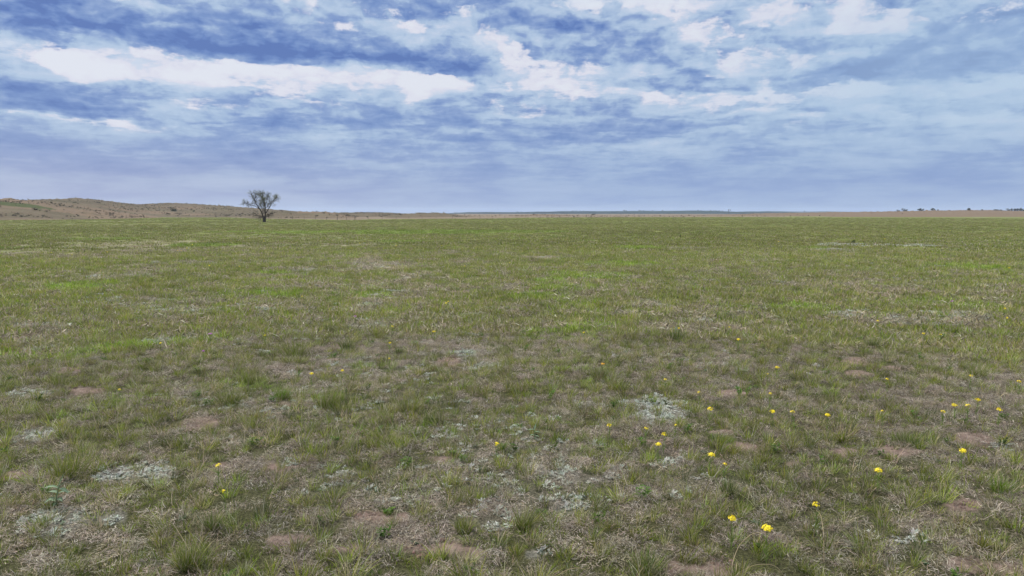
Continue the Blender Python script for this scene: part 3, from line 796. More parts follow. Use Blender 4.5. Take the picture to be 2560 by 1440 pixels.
parts.append((x, y, 7 + rng.integers(0, 3, n), np.stack([rng.uniform(.7, 1.4, n)] * 3, 1), tints(n, (.95, .95, .84), .2, .05) * (.8 + .4 * fbm(x / 5, y / 5, 3, 750)[:, None])))
x, y, d = ring_points(46, 420, 1.6, 1.25); g, b, s, br = masks(x, y)
keep = (rng.uniform(size=len(x)) < (1 - .8 * g) * (1 - b)) & (d < meadow_end(np.arctan2(x, y)) * .99)
x, y = x[keep], y[keep]; n = len(x)
parts.append((x, y, 10 + rng.integers(0, 3, n), np.stack([rng.uniform(.8, 1.5, n)] * 2 + [rng.uniform(.5, 1, n)], 1), tints(n, (.78, .80, .66), .18, .05)))
Xa, Ya, Ia, Sa, Ta = (np.concatenate([q[k] for q in parts]) for k in range(5))
print('dry instances', len(Xa))
scatter('dry_grass', PC_D, np.stack([Xa, Ya, gz(Xa, Ya)], 1), Ia, Sa, Ta, 'grey and straw coloured dead grass lying between the green tufts', 'dry grass')

# silvery ground cover and small leafy weeds
geos = [rosette(9, .07, .030, SILV), rosette(13, .09, .026, SILV), rosette(7, .06, .036, SILV, .9), rosette(26, .28, .06, SILV, .5, 7, .45)]
PC_S = proto_collection('silver_leaf', geos, M_FIELD)
x, y, d = ring_points(2.4, 16, 240, .3); g, b, s, br = masks(x, y)
keep = rng.uniform(size=len(x)) < s ** 1.2 * .9
x, y = x[keep], y[keep]; n = len(x)
parts = [(x, y, rng.integers(0, 3, n), np.stack([rng.uniform(.6, 1.25, n)] * 3, 1), tints(n, (1, 1, 1), .12, .03))]
x, y, d = ring_points(14, 90, 40, 1.4); g, b, s, br = masks(x, y)
keep = rng.uniform(size=len(x)) < s ** 1.2 * .7
x, y = x[keep], y[keep]; n = len(x)
parts.append((x, y, np.full(n, 3), np.stack([rng.uniform(.5, 1.2, n)] * 3, 1), tints(n, (.92, .93, .9), .14, .03)))
Xa, Ya, Ia, Sa, Ta = (np.concatenate([q[k] for q in parts]) for k in range(5))
print('silver instances', len(Xa))
scatter('ground_cover', PC_S, np.stack([Xa, Ya, gz(Xa, Ya)], 1), Ia, Sa, Ta, 'pale silvery low leaves creeping in thin mats among the grass', 'ground cover')
def clods(n, rad):
    g = Geo(); P = np.stack([rng.normal(0, rad * .5, n), rng.normal(0, rad * .5, n), rng.uniform(0, .006, n)], 1)
    s = rng.uniform(.004, .013, n) * rng.uniform(.5, 1.3, n)
    base_ = np.array([(-1, -1, -.4), (1, -1, -.4), (1, 1, -.4), (-1, 1, -.4), (-.6, -.6, .8), (.6, -.6, .8), (.6, .6, .8), (-.6, .6, .8)])
    V = (base_[None] * (1 + rng.normal(0, .25, (n, 8, 3)))) * s[:, None, None] + P[:, None, :]
    Fq = np.array([(4, 5, 6, 7), (0, 1, 5, 4), (1, 2, 6, 5), (2, 3, 7, 6), (3, 0, 4, 7)])
    F = (np.arange(n)[:, None, None] * 8 + Fq[None]).reshape(-1, 4)
    g.add(V.reshape(-1, 3), F, np.repeat(mixcol(n, [(.22, .155, .128), (.29, .215, .18), (.14, .098, .08), (.40, .34, .29)], [1, 1, 1, .3]), 8, 0)); return g
PC_C = proto_collection('soil_crumbs', [clods(40, .10), clods(26, .08), litter(26, .10, .004, .01, .02, .09)], M_FIELD)
x, y, d = ring_points(2.4, 16, 90, .3); g, b, s, br = masks(x, y)
keep = rng.uniform(size=len(x)) < b * .9; x, y = x[keep], y[keep]; n = len(x)
scatter('soil_crumbs', PC_C, np.stack([x, y, gz(x, y)], 1), rng.integers(0, 3, n), rng.uniform(.6, 1.3, n), tints(n, (1, 1, 1), .2, .04), 'reddish crumbs of earth and broken stems lying on the bare soil', 'soil')
BRG = [(.10, .19, .03), (.14, .23, .035), (.075, .15, .03)]
geos = [forb(.12, BRG), forb(.08, BRG, 7), forb(.14, DARKG, 4), rosette(3, .03, .05, BRG, .8, 9, .3), rosette(3, .03, .045, [(.12, .19, .11), (.16, .24, .15)], .8, 9, .35)]
PC_F = proto_collection('low_weed', geos, M_FIELD)
x, y, d = ring_points(2.4, 26, 7, .8); g, b, s, br = masks(x, y)
keep = rng.uniform(size=len(x)) < .25 + .6 * g
x, y = x[keep], y[keep]; n = len(x)
scatter('weeds', PC_F, np.stack([x, y, gz(x, y)], 1), rng.integers(0, 5, n), rng.uniform(.6, 1.2, n), tints(n), 'small bright leafy weeds dotted through the foreground grass', 'weeds')

# ------------------------------------------------------------------ lone cottonwood in the meadow
def tube(g, pts, radii, col=(1, 1, 1), sides=6):
    pts = np.array(pts, float); n = len(pts); V = []
    for i in range(n):
        d = pts[min(i + 1, n - 1)] - pts[max(i - 1, 0)]; d /= np.linalg.norm(d) + 1e-9
        a = np.cross(d, [0, 0, 1.0] if abs(d[2]) < .9 else [1.0, 0, 0]); a /= np.linalg.norm(a); b = np.cross(d, a)
        for k in range(sides):
            t = 2 * math.pi * k / sides; V.append(pts[i] + (a * math.cos(t) + b * math.sin(t)) * radii[i])
    F = [(i * sides + k, i * sides + (k + 1) % sides, (i + 1) * sides + (k + 1) % sides, (i + 1) * sides + k) for i in range(n - 1) for k in range(sides)]
    # close the thick end and the thin end with degenerate-free caps
    g.add(V, F, col)
def leaf_quads(g, P, size, cols, flat=.6):
    n = len(P)
    a = rng.normal(0, 1, (n, 3)); a /= np.linalg.norm(a, axis=1, keepdims=True)
    b = np.cross(a, rng.normal(0, 1, (n, 3))); b /= np.linalg.norm(b, axis=1, keepdims=True)
    s = size * rng.uniform(.6, 1.4, (n, 1))
    V = np.stack([P - a * s, P - b * s * flat, P + a * s, P + b * s * flat], 1).reshape(-1, 3)
    g.add(V, np.arange(4 * n).reshape(n, 4), np.repeat(mixcol(n, cols, [1] * len(cols), .2), 4, 0))
def smooth_path(p, m=4):
    p = np.array(p, float); out = []
    for i in range(len(p) - 1):
        p0, p1, p2, p3 = p[max(i - 1, 0)], p[i], p[i + 1], p[min(i + 2, len(p) - 1)]
        for k in range(m):
            t = k / m
            out.append(.5 * ((2 * p1) + (p2 - p0) * t + (2 * p0 - 5 * p1 + 4 * p2 - p3) * t * t + (3 * p1 - p0 - 3 * p2 + p3) * t ** 3))
    out.append(p[-1]); return np.array(out)
rng = np.random.default_rng(21)
tx, ty, tz = ray_pt(660.5, 555.5)
K = math.hypot(tx, ty) / FPX / 8.533 * 1.0
tree = tag(empty('cottonwood_tree', (tx, ty, float(tz))), 'lone spreading tree with sparse pale spring leaves standing in the meadow', 'tree')
def tp(zx, zy, dep=0.0): return ((zx - 860) * K, dep, (805 - zy) * K)
g = Geo()
tube(g, smooth_path([tp(860, 812), tp(861, 770), tp(858, 730), tp(850, 700, -.1)]), np.linspace(.46, .34, 13), sides=10)
tube(g, smooth_path([tp(866, 812), tp(868, 760), tp(878, 715), tp(884, 680, .1)]), np.linspace(.42, .30, 13), sides=10)
o = link('trunk', g.mesh('trunk', M_BARK, True), tree)
LIMBS = [([(850, 705, -.1), (832, 640, -.2), (812, 575, -.4), (765, 500, -.6), (725, 430, -.6), (690, 350, -.4), (655, 300, -.2), (622, 242, 0)], .30, 7),
         ([(790, 545, -.4), (740, 505, -.9), (690, 480, -1.1), (640, 465, -1.2), (560, 440, -1.0), (490, 432, -.8)], .14, 6),
         ([(700, 360, -.4), (705, 300, .2), (700, 240, .4)], .10, 4),
         ([(884, 690, .1), (884, 610, .1), (890, 530, .1), (884, 450, .2), (865, 370, .2), (846, 300, .2), (838, 222, .3)], .28, 7),
         ([(884, 640, .1), (925, 570, .6), (965, 490, 1.0), (1000, 420, 1.2), (1045, 355, 1.1), (1085, 330, .8), (1115, 325, .7)], .22, 7),
         ([(888, 500, .1), (905, 400, .7), (925, 330, .9), (945, 250, .8)], .11, 5),
         ([(830, 620, -.2), (832, 540, .5), (838, 470, .9), (850, 400, 1.1), (800, 290, 1.0), (770, 255, .9)], .13, 5),
         ([(885, 620, .1), (905, 540, -.8), (960, 500, -1.3), (1010, 450, -1.4), (1060, 430, -1.3)], .11, 4),
         ([(842, 700, -.1), (800, 680, -.4), (745, 668, -.7), (670, 684, -.8)], .13, 3),
         ([(848, 712, -.1), (810, 718, -.2), (775, 728, -.3)], .09, 2),
         ([(895, 690, .1), (925, 655, .4), (965, 640, .7), (1030, 632, .9)], .13, 3),
         ([(893, 712, .1), (930, 690, .0), (975, 678, -.2)], .10, 2),
         ([(850, 640, 0), (820, 560, 1.2), (770, 520, 2.0), (740, 440, 2.4), (730, 380, 2.5)], .14, 5),
         ([(880, 640, 0), (900, 560, -1.2), (930, 480, -2.0), (900, 400, -2.3), (905, 340, -2.4)], .14, 5)]
leafP = []
def twigs(g, path, r0, level, k0, leafy):
    n = len(path)
    for _ in range(k0):
        i = int(rng.uniform(.42, 1.0) * (n - 1)); p = path[i]
        dd_ = path[min(i + 1, n - 1)] - path[max(i - 1, 0)]; dd_ /= np.linalg.norm(dd_) + 1e-9
        d = dd_ * .7 + rng.normal(0, .85, 3) + np.array([0, 0, .25]); d /= np.linalg.norm(d)
        L = rng.uniform(.55, 1.5) * (1.0 if level == 0 else .62)
        q = [p]
        for s in range(3):
            q.append(q[-1] + d * L / 3); d = d + rng.normal(0, .28, 3) + np.array([0, 0, .08]); d /= np.linalg.norm(d)
        q = np.array(q); rr = (.030 if level == 0 else .017) * rng.uniform(.7, 1.3)
        tube(g, q, np.linspace(rr, rr * .45, 4), sides=3)
        if level < 2: twigs(g, q, rr, level + 1, 2, leafy)
        if leafy and level >= 1: leafP.extend(q[1:] + rng.normal(0, .07, (3, 3)))
for pts, r, dens in LIMBS:
    g = Geo()
    path = smooth_path([tp(a, b, c) for a, b, c in pts]); n = len(path)
    path[1:-1] += rng.normal(0, .03, (n - 2, 3))
    tube(g, path, np.linspace(r, max(r * .16, .022), n) * .74, sides=7)
    twigs(g, path, r, 0, int(dens * 5.5), dens > 2)
    link('branch', g.mesh('branch', M_BARK, True), tree)
leafP = np.array(leafP)
leafP = leafP[rng.uniform(size=len(leafP)) < .75 * np.clip(.22 + (leafP[:, 2] - 3) * .16, .10, .95)]
leafP = np.repeat(leafP, 3, 0) + rng.normal(0, .16, (len(leafP) * 3, 3))
g = Geo(); leaf_quads(g, leafP, .046, [(.22, .25, .10), (.29, .31, .14), (.16, .18, .07), (.34, .34, .19)])
link('crown', g.mesh('crown', M_LEAF), tree)
print('leaves', len(leafP))

# ------------------------------------------------------------------ shrubs, cedars and far trees
def crown_pts(n, w, h, kind):
    P = []
    cl = [(rng.uniform(-.32, .32), rng.uniform(-.32, .32), rng.uniform(.12, .85), rng.uniform(.16, .30)) for _ in range(14)]
    for _ in range(n):
        c = cl[rng.integers(len(cl))]; q = rng.normal(0, 1, 3); q /= np.linalg.norm(q); q *= rng.uniform(.5, 1) ** .4
        taper = (1.15 - c[2]) if kind == 'cone' else 1.0
        P.append(((c[0] * taper + q[0] * c[3] * taper) * w, (c[1] * taper + q[1] * c[3] * taper) * w, max(.03, (c[2] + q[2] * c[3] * .6)) * h))
    return np.array(P)
CEDAR = [(.014, .022, .012), (.022, .032, .016), (.032, .042, .022)]
def make_cedar(name, w, h, kind='round', n=420, cols=CEDAR, parts=True):
    root = empty(name)
    g = Geo(); tube(g, [(0, 0, -.15), (0.02, 0, h * .3), (.0, .03, h * .75)], [h * .035, h * .028, h * .01], sides=6)
    for k in range(5):
        a = rng.uniform(0, 6.28); z0 = h * rng.uniform(.15, .5)
        tube(g, [(0, 0, z0), (math.cos(a) * w * .2, math.sin(a) * w * .2, z0 + h * .12), (math.cos(a) * w * .36, math.sin(a) * w * .36, z0 + h * .22)], [h * .015, h * .01, h * .005], sides=4)
    link('trunk', g.mesh('trunk', M_BARK, True), root)
    g = Geo(); leaf_quads(g, crown_pts(n, w, h, kind), .075 * max(w, h) ** .9 * .8, cols)
    link('crown', g.mesh('crown', M_LEAF), root)
    return root
def on_hill(u, r):
    a = float(az_of_px(u)); x, y = r * math.sin(a), r * math.cos(a)
    return x, y, max(float(dune_height(np.array([x]), np.array([y]))[0]), float(gz(x, y)))
def hill_at(u, v, r0=380, r1=1100):
    """first place on the dunes seen at this pixel"""
    for r in np.arange(r0, r1, 4.0):
        x, y, z0 = on_hill(u, r)
        if project(x, y, z0)[1] <= v: return x, y, z0, r
    return x, y, z0, r
protos = [make_cedar('juniper_tree', 1, 1, 'round'), make_cedar('juniper_tree', 1, 1, 'cone')]
used = [False, False]
def place_tree(k, x, y, z, w, h, label, group, cat='tree'):
    if not used[k]: o = protos[k]; used[k] = True
    else: o = copy_tree(protos[k])
    o.location = (x, y, z - .14 * h); o.scale = (w, w, h); o.rotation_euler = (0, 0, rng.uniform(0, 6.28))
    tag(o, label, cat, group); return o
x, y, z0, r = hill_at(432, 528)
place_tree(0, x, y, z0, r / FPX * 14 * 1.2, r / FPX * 9.5 * 1.1, 'dark evergreen bush alone on the hillside left of the lone tree', None, 'bush')
GR = 'evergreens along the right horizon'
RT = [(2245, 10, 5, 0, 'small dark round tree, leftmost on the right horizon'), (2260, 14, 7, 0, 'wide low dark tree, second from left on the right horizon'),
      (2302, 16, 8, 1, 'pointed dark tree with a spreading base, third from left on the right horizon'), (2332, 12, 7, 1, 'dark peaked tree, fourth from left on the right horizon'),
      (2344, 4, 4, 1, 'tiny dark tree just right of the peaked one on the right horizon'), (2422, 12, 7, 1, 'lone dark tree on the crest of the brown rise'),
      (2455, 7, 4, 1, 'small dark tree right of the crest of the brown rise'), (2490, 13, 3, 0, 'flat dark thicket just left of the tree row at the right edge'),
      (2502, 6, 2.5, 0, 'small dark shrub beside the flat thicket on the right horizon'),
      (2520, 9, 5, 0, 'leftmost tree of the dark row at the right edge'), (2529, 5, 7, 1, 'thin spiky tree, second in the dark row at the right edge'),
      (2536, 8, 7, 1, 'dark tree in the middle of the row at the right edge'), (2543, 6, 7.5, 1, 'second spire in the middle of the row at the right edge'),
      (2550, 10, 9, 1, 'tallest tree of the dark row at the right edge'), (2560, 8, 5, 0, 'last low tree of the dark row at the right edge')]
for u, wpx, hpx, k, lab in RT:
    x, y, z0 = on_hill(u, 985); m = 985 / FPX
    place_tree(k, x, y, z0, wpx * m * 1.0, hpx * m * 1.05, lab, GR)
GF = 'far trees on the blue ridge'
for u, wpx, hpx, r, k in [(1431, 5, 2.5, 3200, 0), (1437, 3, 2.6, 3200, 0), (1442, 3, 3, 3200, 0), (1450, 3, 2.6, 3200, 0), (1458, 4, 2, 3200, 0), (1562, 10, 3.4, 3200, 0), (1600, 9, 3, 3200, 0), (1608, 5, 2.4, 3200, 0), (1656, 5, 3, 3200, 0), (1631, 4, 2, 3200, 0),
                          (1745, 5, 3, 3200, 0), (1752, 4, 2.2, 3200, 0), (1777, 4, 3, 3200, 0), (1784, 4, 2.6, 3200, 0), (1790, 5, 3.4, 3200, 1), (1797, 6, 2.6, 3200, 0), (1806, 5, 2.2, 3200, 0), (2011, 3, 3.4, 5600, 1), (1137, 4, 3, 3200, 0), (1142, 3, 2.4, 3200, 0), (1294, 5, 2.6, 3200, 0), (1303, 3, 2.2, 3200, 0)]:
    a = float(az_of_px(u)); x, y = r * math.sin(a), r * math.cos(a); m = r / FPX
    vt = np.interp(u, [q[0] for q in (RB if r < 4000 else RD)], [q[1] for q in (RB if r < 4000 else RD)])
    zt = float(z_for(vt, y))
    where = 'left of the windmill' if u < 1822 else 'right of the windmill'
    lab = {1431: 'leftmost of five faint trees in a loose group on the far ridge', 1437: 'second from left of five faint trees on the far ridge', 1442: 'middle one of five faint trees in a loose group on the far ridge',
           1450: 'second from right of five faint trees on the far ridge', 1458: 'rightmost and lowest of five faint trees on the far ridge', 1600: 'broad faint tree right of the widest clump on the far ridge',
           1608: 'lower faint tree touching the broad one on the far ridge', 1745: 'rounded faint tree well left of the windmill thicket', 1752: 'low faint tree right beside the rounded one left of the windmill thicket',
           1777: 'leftmost tree of the thicket left of the windmill', 1784: 'second tree of the thicket left of the windmill', 1797: 'wide tree right of the pointed one in the windmill thicket',
           1806: 'last low tree of the thicket, nearest the windmill', 1142: 'lower tree right beside the one on the left end of the blue ridge', 1294: 'faint broad tree on the left part of the blue ridge', 1303: 'faint small tree right of the broad one on the left part of the ridge', 1562: 'widest blue tree clump in the middle of the far ridge', 1656: 'small rounded tree on the far ridge right of centre', 2011: 'tiny lone tree on the low blue ridge right of the windmill',
           1137: 'small tree on the left end of the far blue ridge', 1631: 'low shrub between two tree clumps on the far ridge', 1790: 'pointed tree in the thicket just left of the windmill'}.get(u, 'faint blue tree on the far ridge %s' % where)
    grp = GF if lab.startswith('faint') else GF
    place_tree(k, x, y, zt - 2, wpx * m, hpx * m + 2, lab, grp)
# brush specks on the dunes: countless
M_DUNEBRUSH = leaf_material('brush_foliage', .1, .85, True)
geos = []
for k in range(3):
    g = Geo(); leaf_quads(g, crown_pts(60, 1, 1, 'round'), .13, [(.055, .050, .034), (.08, .07, .05), (.11, .09, .065), (.04, .04, .026)]); geos.append(g)
PC_B = proto_collection('dune_brush', geos, M_DUNEBRUSH)
n = 26000
a = az_of_px(rng.uniform(-300, 1500, n)); r = rng.uniform(330, 860, n); x, y = r * np.sin(a), r * np.cos(a)
h = dune_height(x, y); cl = fbm(x / 30, y / 30, 4, 820)
keep = (h > gz(x, y) + .15) & (rng.uniform(size=n) < sst(.46, .60, cl) * .9 + .06)
x, y, h = x[keep], y[keep], h[keep]
a = az_of_px(rng.uniform(1150, 2800, 2600)); r = rng.uniform(440, 1000, 2600); x2, y2 = r * np.sin(a), r * np.cos(a)
h2 = np.maximum(dune_height(x2, y2), gz(x2, y2)); k2 = (r > meadow_end(a) * 1.03) & (rng.uniform(size=2600) < sst(.45, .6, fbm(x2 / 50, y2 / 25, 3, 830)) + .05)
x, y, h = np.concatenate([x, x2[k2]]), np.concatenate([y, y2[k2]]), np.concatenate([h, h2[k2]]); n = len(x)
w = rng.uniform(.3, 1.0, n) * rng.uniform(.6, 1.6, n)
scatter('brush', PC_B, np.stack([x, y, h - .1], 1), rng.integers(0, 3, n), np.stack([w, w, w * rng.uniform(.4, .7, n)], 1), tints(n, (1, 1, 1), .3, .06), 'low dark sagebrush scattered thinly over the dunes', 'brush')
# individual darker shrubs that stand out
for u, v, w, h, lab in [(88, 526, 9, 5, 'dark shrub below the green band on the left dune'), (886, 546, 4, 4, None), (918, 543.5, 5, 3, 'dark shrub low on the small dune right of the lone tree'),
                        (792, 541, 8, 3, 'dark low thicket on the green flank of the small dune'), (1434.5, 543, 4, 4, 'small round dark shrub at the far edge of the meadow'), (1484, 537.3, 10, 3, 'flat brown thicket on the tan band below the blue ridge'),
                        (53, 542, 7, 3, 'dark shrub at the foot of the left dune'), (108, 541.5, 6, 3, 'second dark shrub at the foot of the left dune'), (485, 529, 5, 3, 'dark speck of shrub midway between the hillside bush and the lone tree'), (842, 539, 9, 3, 'dark oblong shrub on the sandy trail of the small dune')]:
    if lab is None: continue
    x, y, z0, r = hill_at(u, v, 330); m = r / FPX
    place_tree(0, x, y, z0, w * m * 1.2, h * m * 1.1, lab, 'shrubs on the dunes', 'shrub')

# two dark plants standing in the meadow
for u, v, w, h, lab, nm in [(1700.5, 595, 4.5, 9, 'small upright dark plant alone in the right middle of the meadow', 'upright_plant'), (2133, 609, 13, 8, 'dark low leafy clump alone in the right of the meadow', 'leafy_plant')]:
    x, y, z0 = ray_pt(u, v); m = math.hypot(x, y) / FPX
    o = make_cedar(nm, 1, 1, 'cone' if h > w else 'round', 260, [(.02, .035, .012), (.035, .055, .018), (.05, .075, .02)])
    for ch in o.children:
        ch.name = 'stem' if ch.name.startswith('trunk') else 'foliage'
    o.location = (x, y, float(z0)); o.scale = (w * m, w * m, h * m * 1.1); tag(o, lab, 'plant')

# ------------------------------------------------------------------ wire fence along the far edge of the meadow
fence = tag(empty('wire_fence', (0, 0, 0)), 'thin post and wire fence along the far edge of the meadow', 'fence')
POSTS = [640, 672, 702, 731, 760, 788, 816, 843, 866, 887, 920, 955, 990, 1022, 1055, 1090, 1131, 1165, 1200, 1230, 1262, 1290, 1320, 1350, 1379, 1400, 1422, 1443, 1466, 1471, 1479, 1495, 1512, 1526, 1545, 1570, 1600, 1640, 1680, 1720]
big = {731, 887, 843, 1443, 1466, 1512, 1379}
tops = []
for u in POSTS:
    a = float(az_of_px(u)); r = float(meadow_end(np.array([a]))[0]) + 1.5
    x, y = r * math.sin(a), r * math.cos(a); zb = float(gz(x, y)); hh = 1.45 if u in big else 1.2; w = .10 if u in big else .06
    tops.append((x, y, zb))
    g = Geo(); tube(g, [(x, y, zb - .2), (x + .01, y, zb + hh * .6), (x + .03, y, zb + hh - .02), (x + .03, y, zb + hh)], [w, w * .95, w * .9, w * .3], sides=7)
    link('post', g.mesh('post', M_POST), fence)
for hgt in (.45, .8, 1.12):
    g = Geo(); tube(g, [(a, b, c + hgt) for a, b, c in tops], [.006] * len(tops), sides=3)
    link('wire', g.mesh('wire', M_WIRE), fence)

# ------------------------------------------------------------------ windmill far off
r = 1060.0; a = float(az_of_px(1821.5)); x, y = r * math.sin(a), r * math.cos(a)
zb = max(float(dune_height(np.array([x]), np.array([y]))[0]), 0) - .1; ztop = float(z_for(525.2, y)); H = ztop - zb
mill = tag(empty('windmill', (x, y, zb), -a), 'tiny farm windmill on a lattice tower against the sky above the far ridge', 'windmill')
g = Geo(); bw = 1.15
for sx in (-1, 1):
    for sy in (-1, 1): tube(g, [(sx * bw, sy * bw, 0), (sx * .14, sy * .14, H)], [.08, .06], sides=5)
for k in range(5):
    z0, z1 = H * k / 5, H * (k + 1) / 5; w0, w1 = bw - (bw - .14) * k / 5, bw - (bw - .14) * (k + 1) / 5
    for q in range(4):
        c = [(-1, -1), (1, -1), (1, 1), (-1, 1)]; (ax, ay), (bx_, by_) = c[q], c[(q + 1) % 4]
        tube(g, [(ax * w0, ay * w0, z0), (bx_ * w1, by_ * w1, z1)], [.03, .03], sides=4)
        tube(g, [(ax * w1, ay * w1, z1), (bx_ * w1, by_ * w1, z1)], [.03, .03], sides=4)
link('tower', g.mesh('tower', M_STEEL), mill)
g = Geo(); Rw = 1.5
for k in range(18):
    t0 = 2 * math.pi * k / 18; t1 = t0 + .24
    V = []
    for tt, dy_ in ((t0, -.12), (t1, .12)):
        for rr in (.35, Rw): V.append((math.cos(tt) * rr * .5, -.45 + dy_, H + math.sin(tt) * rr))
    g.add([V[0], V[1], V[3], V[2]], [(0, 1, 2, 3)], (1, 1, 1))
link('wheel', g.mesh('wheel', M_STEEL), mill)
g = Geo(); tube(g, [(0, -.5, H), (1.4, .4, H), (1.9, .55, H)], [.05, .04, .03], sides=5)
g.add([(1.6, .45, H - .45), (2.8, .8, H - .75), (2.8, .8, H + .75), (1.6, .45, H + .45)], [(0, 1, 2, 3)], (1, 1, 1))
g.add([(1.6, .49, H - .45), (1.6, .49, H + .45), (2.8, .84, H + .75), (2.8, .84, H - .75)], [(0, 1, 2, 3)], (1, 1, 1))
link('tail_vane', g.mesh('tail_vane', M_STEEL), mill)

# ------------------------------------------------------------------ wildflowers
rng = np.random.default_rng(33)
STEMG = [(.17, .25, .06), (.22, .29, .08)]
def flower_proto(kind, mat=None):
    """kind 0 full domed head, 1 medium, 2 sparse; stands .26 m high"""
    root = empty('wallflower')
    H = .245; g = Geo()
    path = smooth_path([(0, 0, -.02), (.006, .002, .08), (-.002, .0, .17), (.0, .0, H)])
    tube(g, path, np.linspace(.0034, .0022, len(path)), mixcol(1, STEMG, [1, 1])[0], 5)
    link('stem', g.mesh('stem', M_LEAF, True), root)
    g = Geo(); m = 22
    zt = rng.uniform(.01, .17, m); b = rng.uniform(0, 6.28, m)
    P0 = np.stack([zt * 0, zt * 0, zt], 1); Dl = np.stack([np.cos(b), np.sin(b), rng.uniform(1.0, 2.2, m)], 1); L = rng.uniform(.035, .065, m)
    C = mixcol(m, STEMG, [1, 1]); g.add(*ribbons(P0, Dl, L, L * .13, Dl * 0 + [0, 0, -.5], C * .9, C, 3))
    link('leaves', g.mesh('leaves', M_LEAF), root)
    g = Geo(); nb = (34, 20, 10)[kind]; rad = (.036, .030, .022)[kind]
    for k in range(nb):
        q = rng.normal(0, 1, 3); q[2] = abs(q[2]) * .8; q /= np.linalg.norm(q)
        if kind == 0 and abs(q[0]) < .22 and q[2] < .8: q[0] += .3 * np.sign(q[0] + .01)
        c = np.array([0, 0, H]) + q * rad * rng.uniform(.75, 1.0) * np.array([1.1, 1.1, .9])
        up = q + np.array([0, -.25, .35]); up /= np.linalg.norm(up)
        a1 = np.cross(up, [.3, .8, .2]); a1 /= np.linalg.norm(a1); a2 = np.cross(up, a1); s = rng.uniform(.0085, .012)
        for p_ in range(4):
            t = p_ * math.pi / 2 + rng.uniform(-.15, .15); d = a1 * math.cos(t) + a2 * math.sin(t); e = np.cross(up, d)
            g.add([c, c + d * s * .6 - e * s * .45 + up * .001, c + d * s * 1.1 + up * .002, c + d * s * .6 + e * s * .45 + up * .001], [(0, 1, 2, 3)], (1, 1, 1))
        if k % 2 == 0: tube(g, [(0, 0, H - .02), tuple(c)], [.0012, .0010], sides=3)
    link('flower_head', g.mesh('flower_head', mat or M_PETAL), root)
    return root
FP = [flower_proto(0), flower_proto(1), flower_proto(2)]
FU = [False] * 3
GFL = 'yellow wildflowers scattered through the grass'
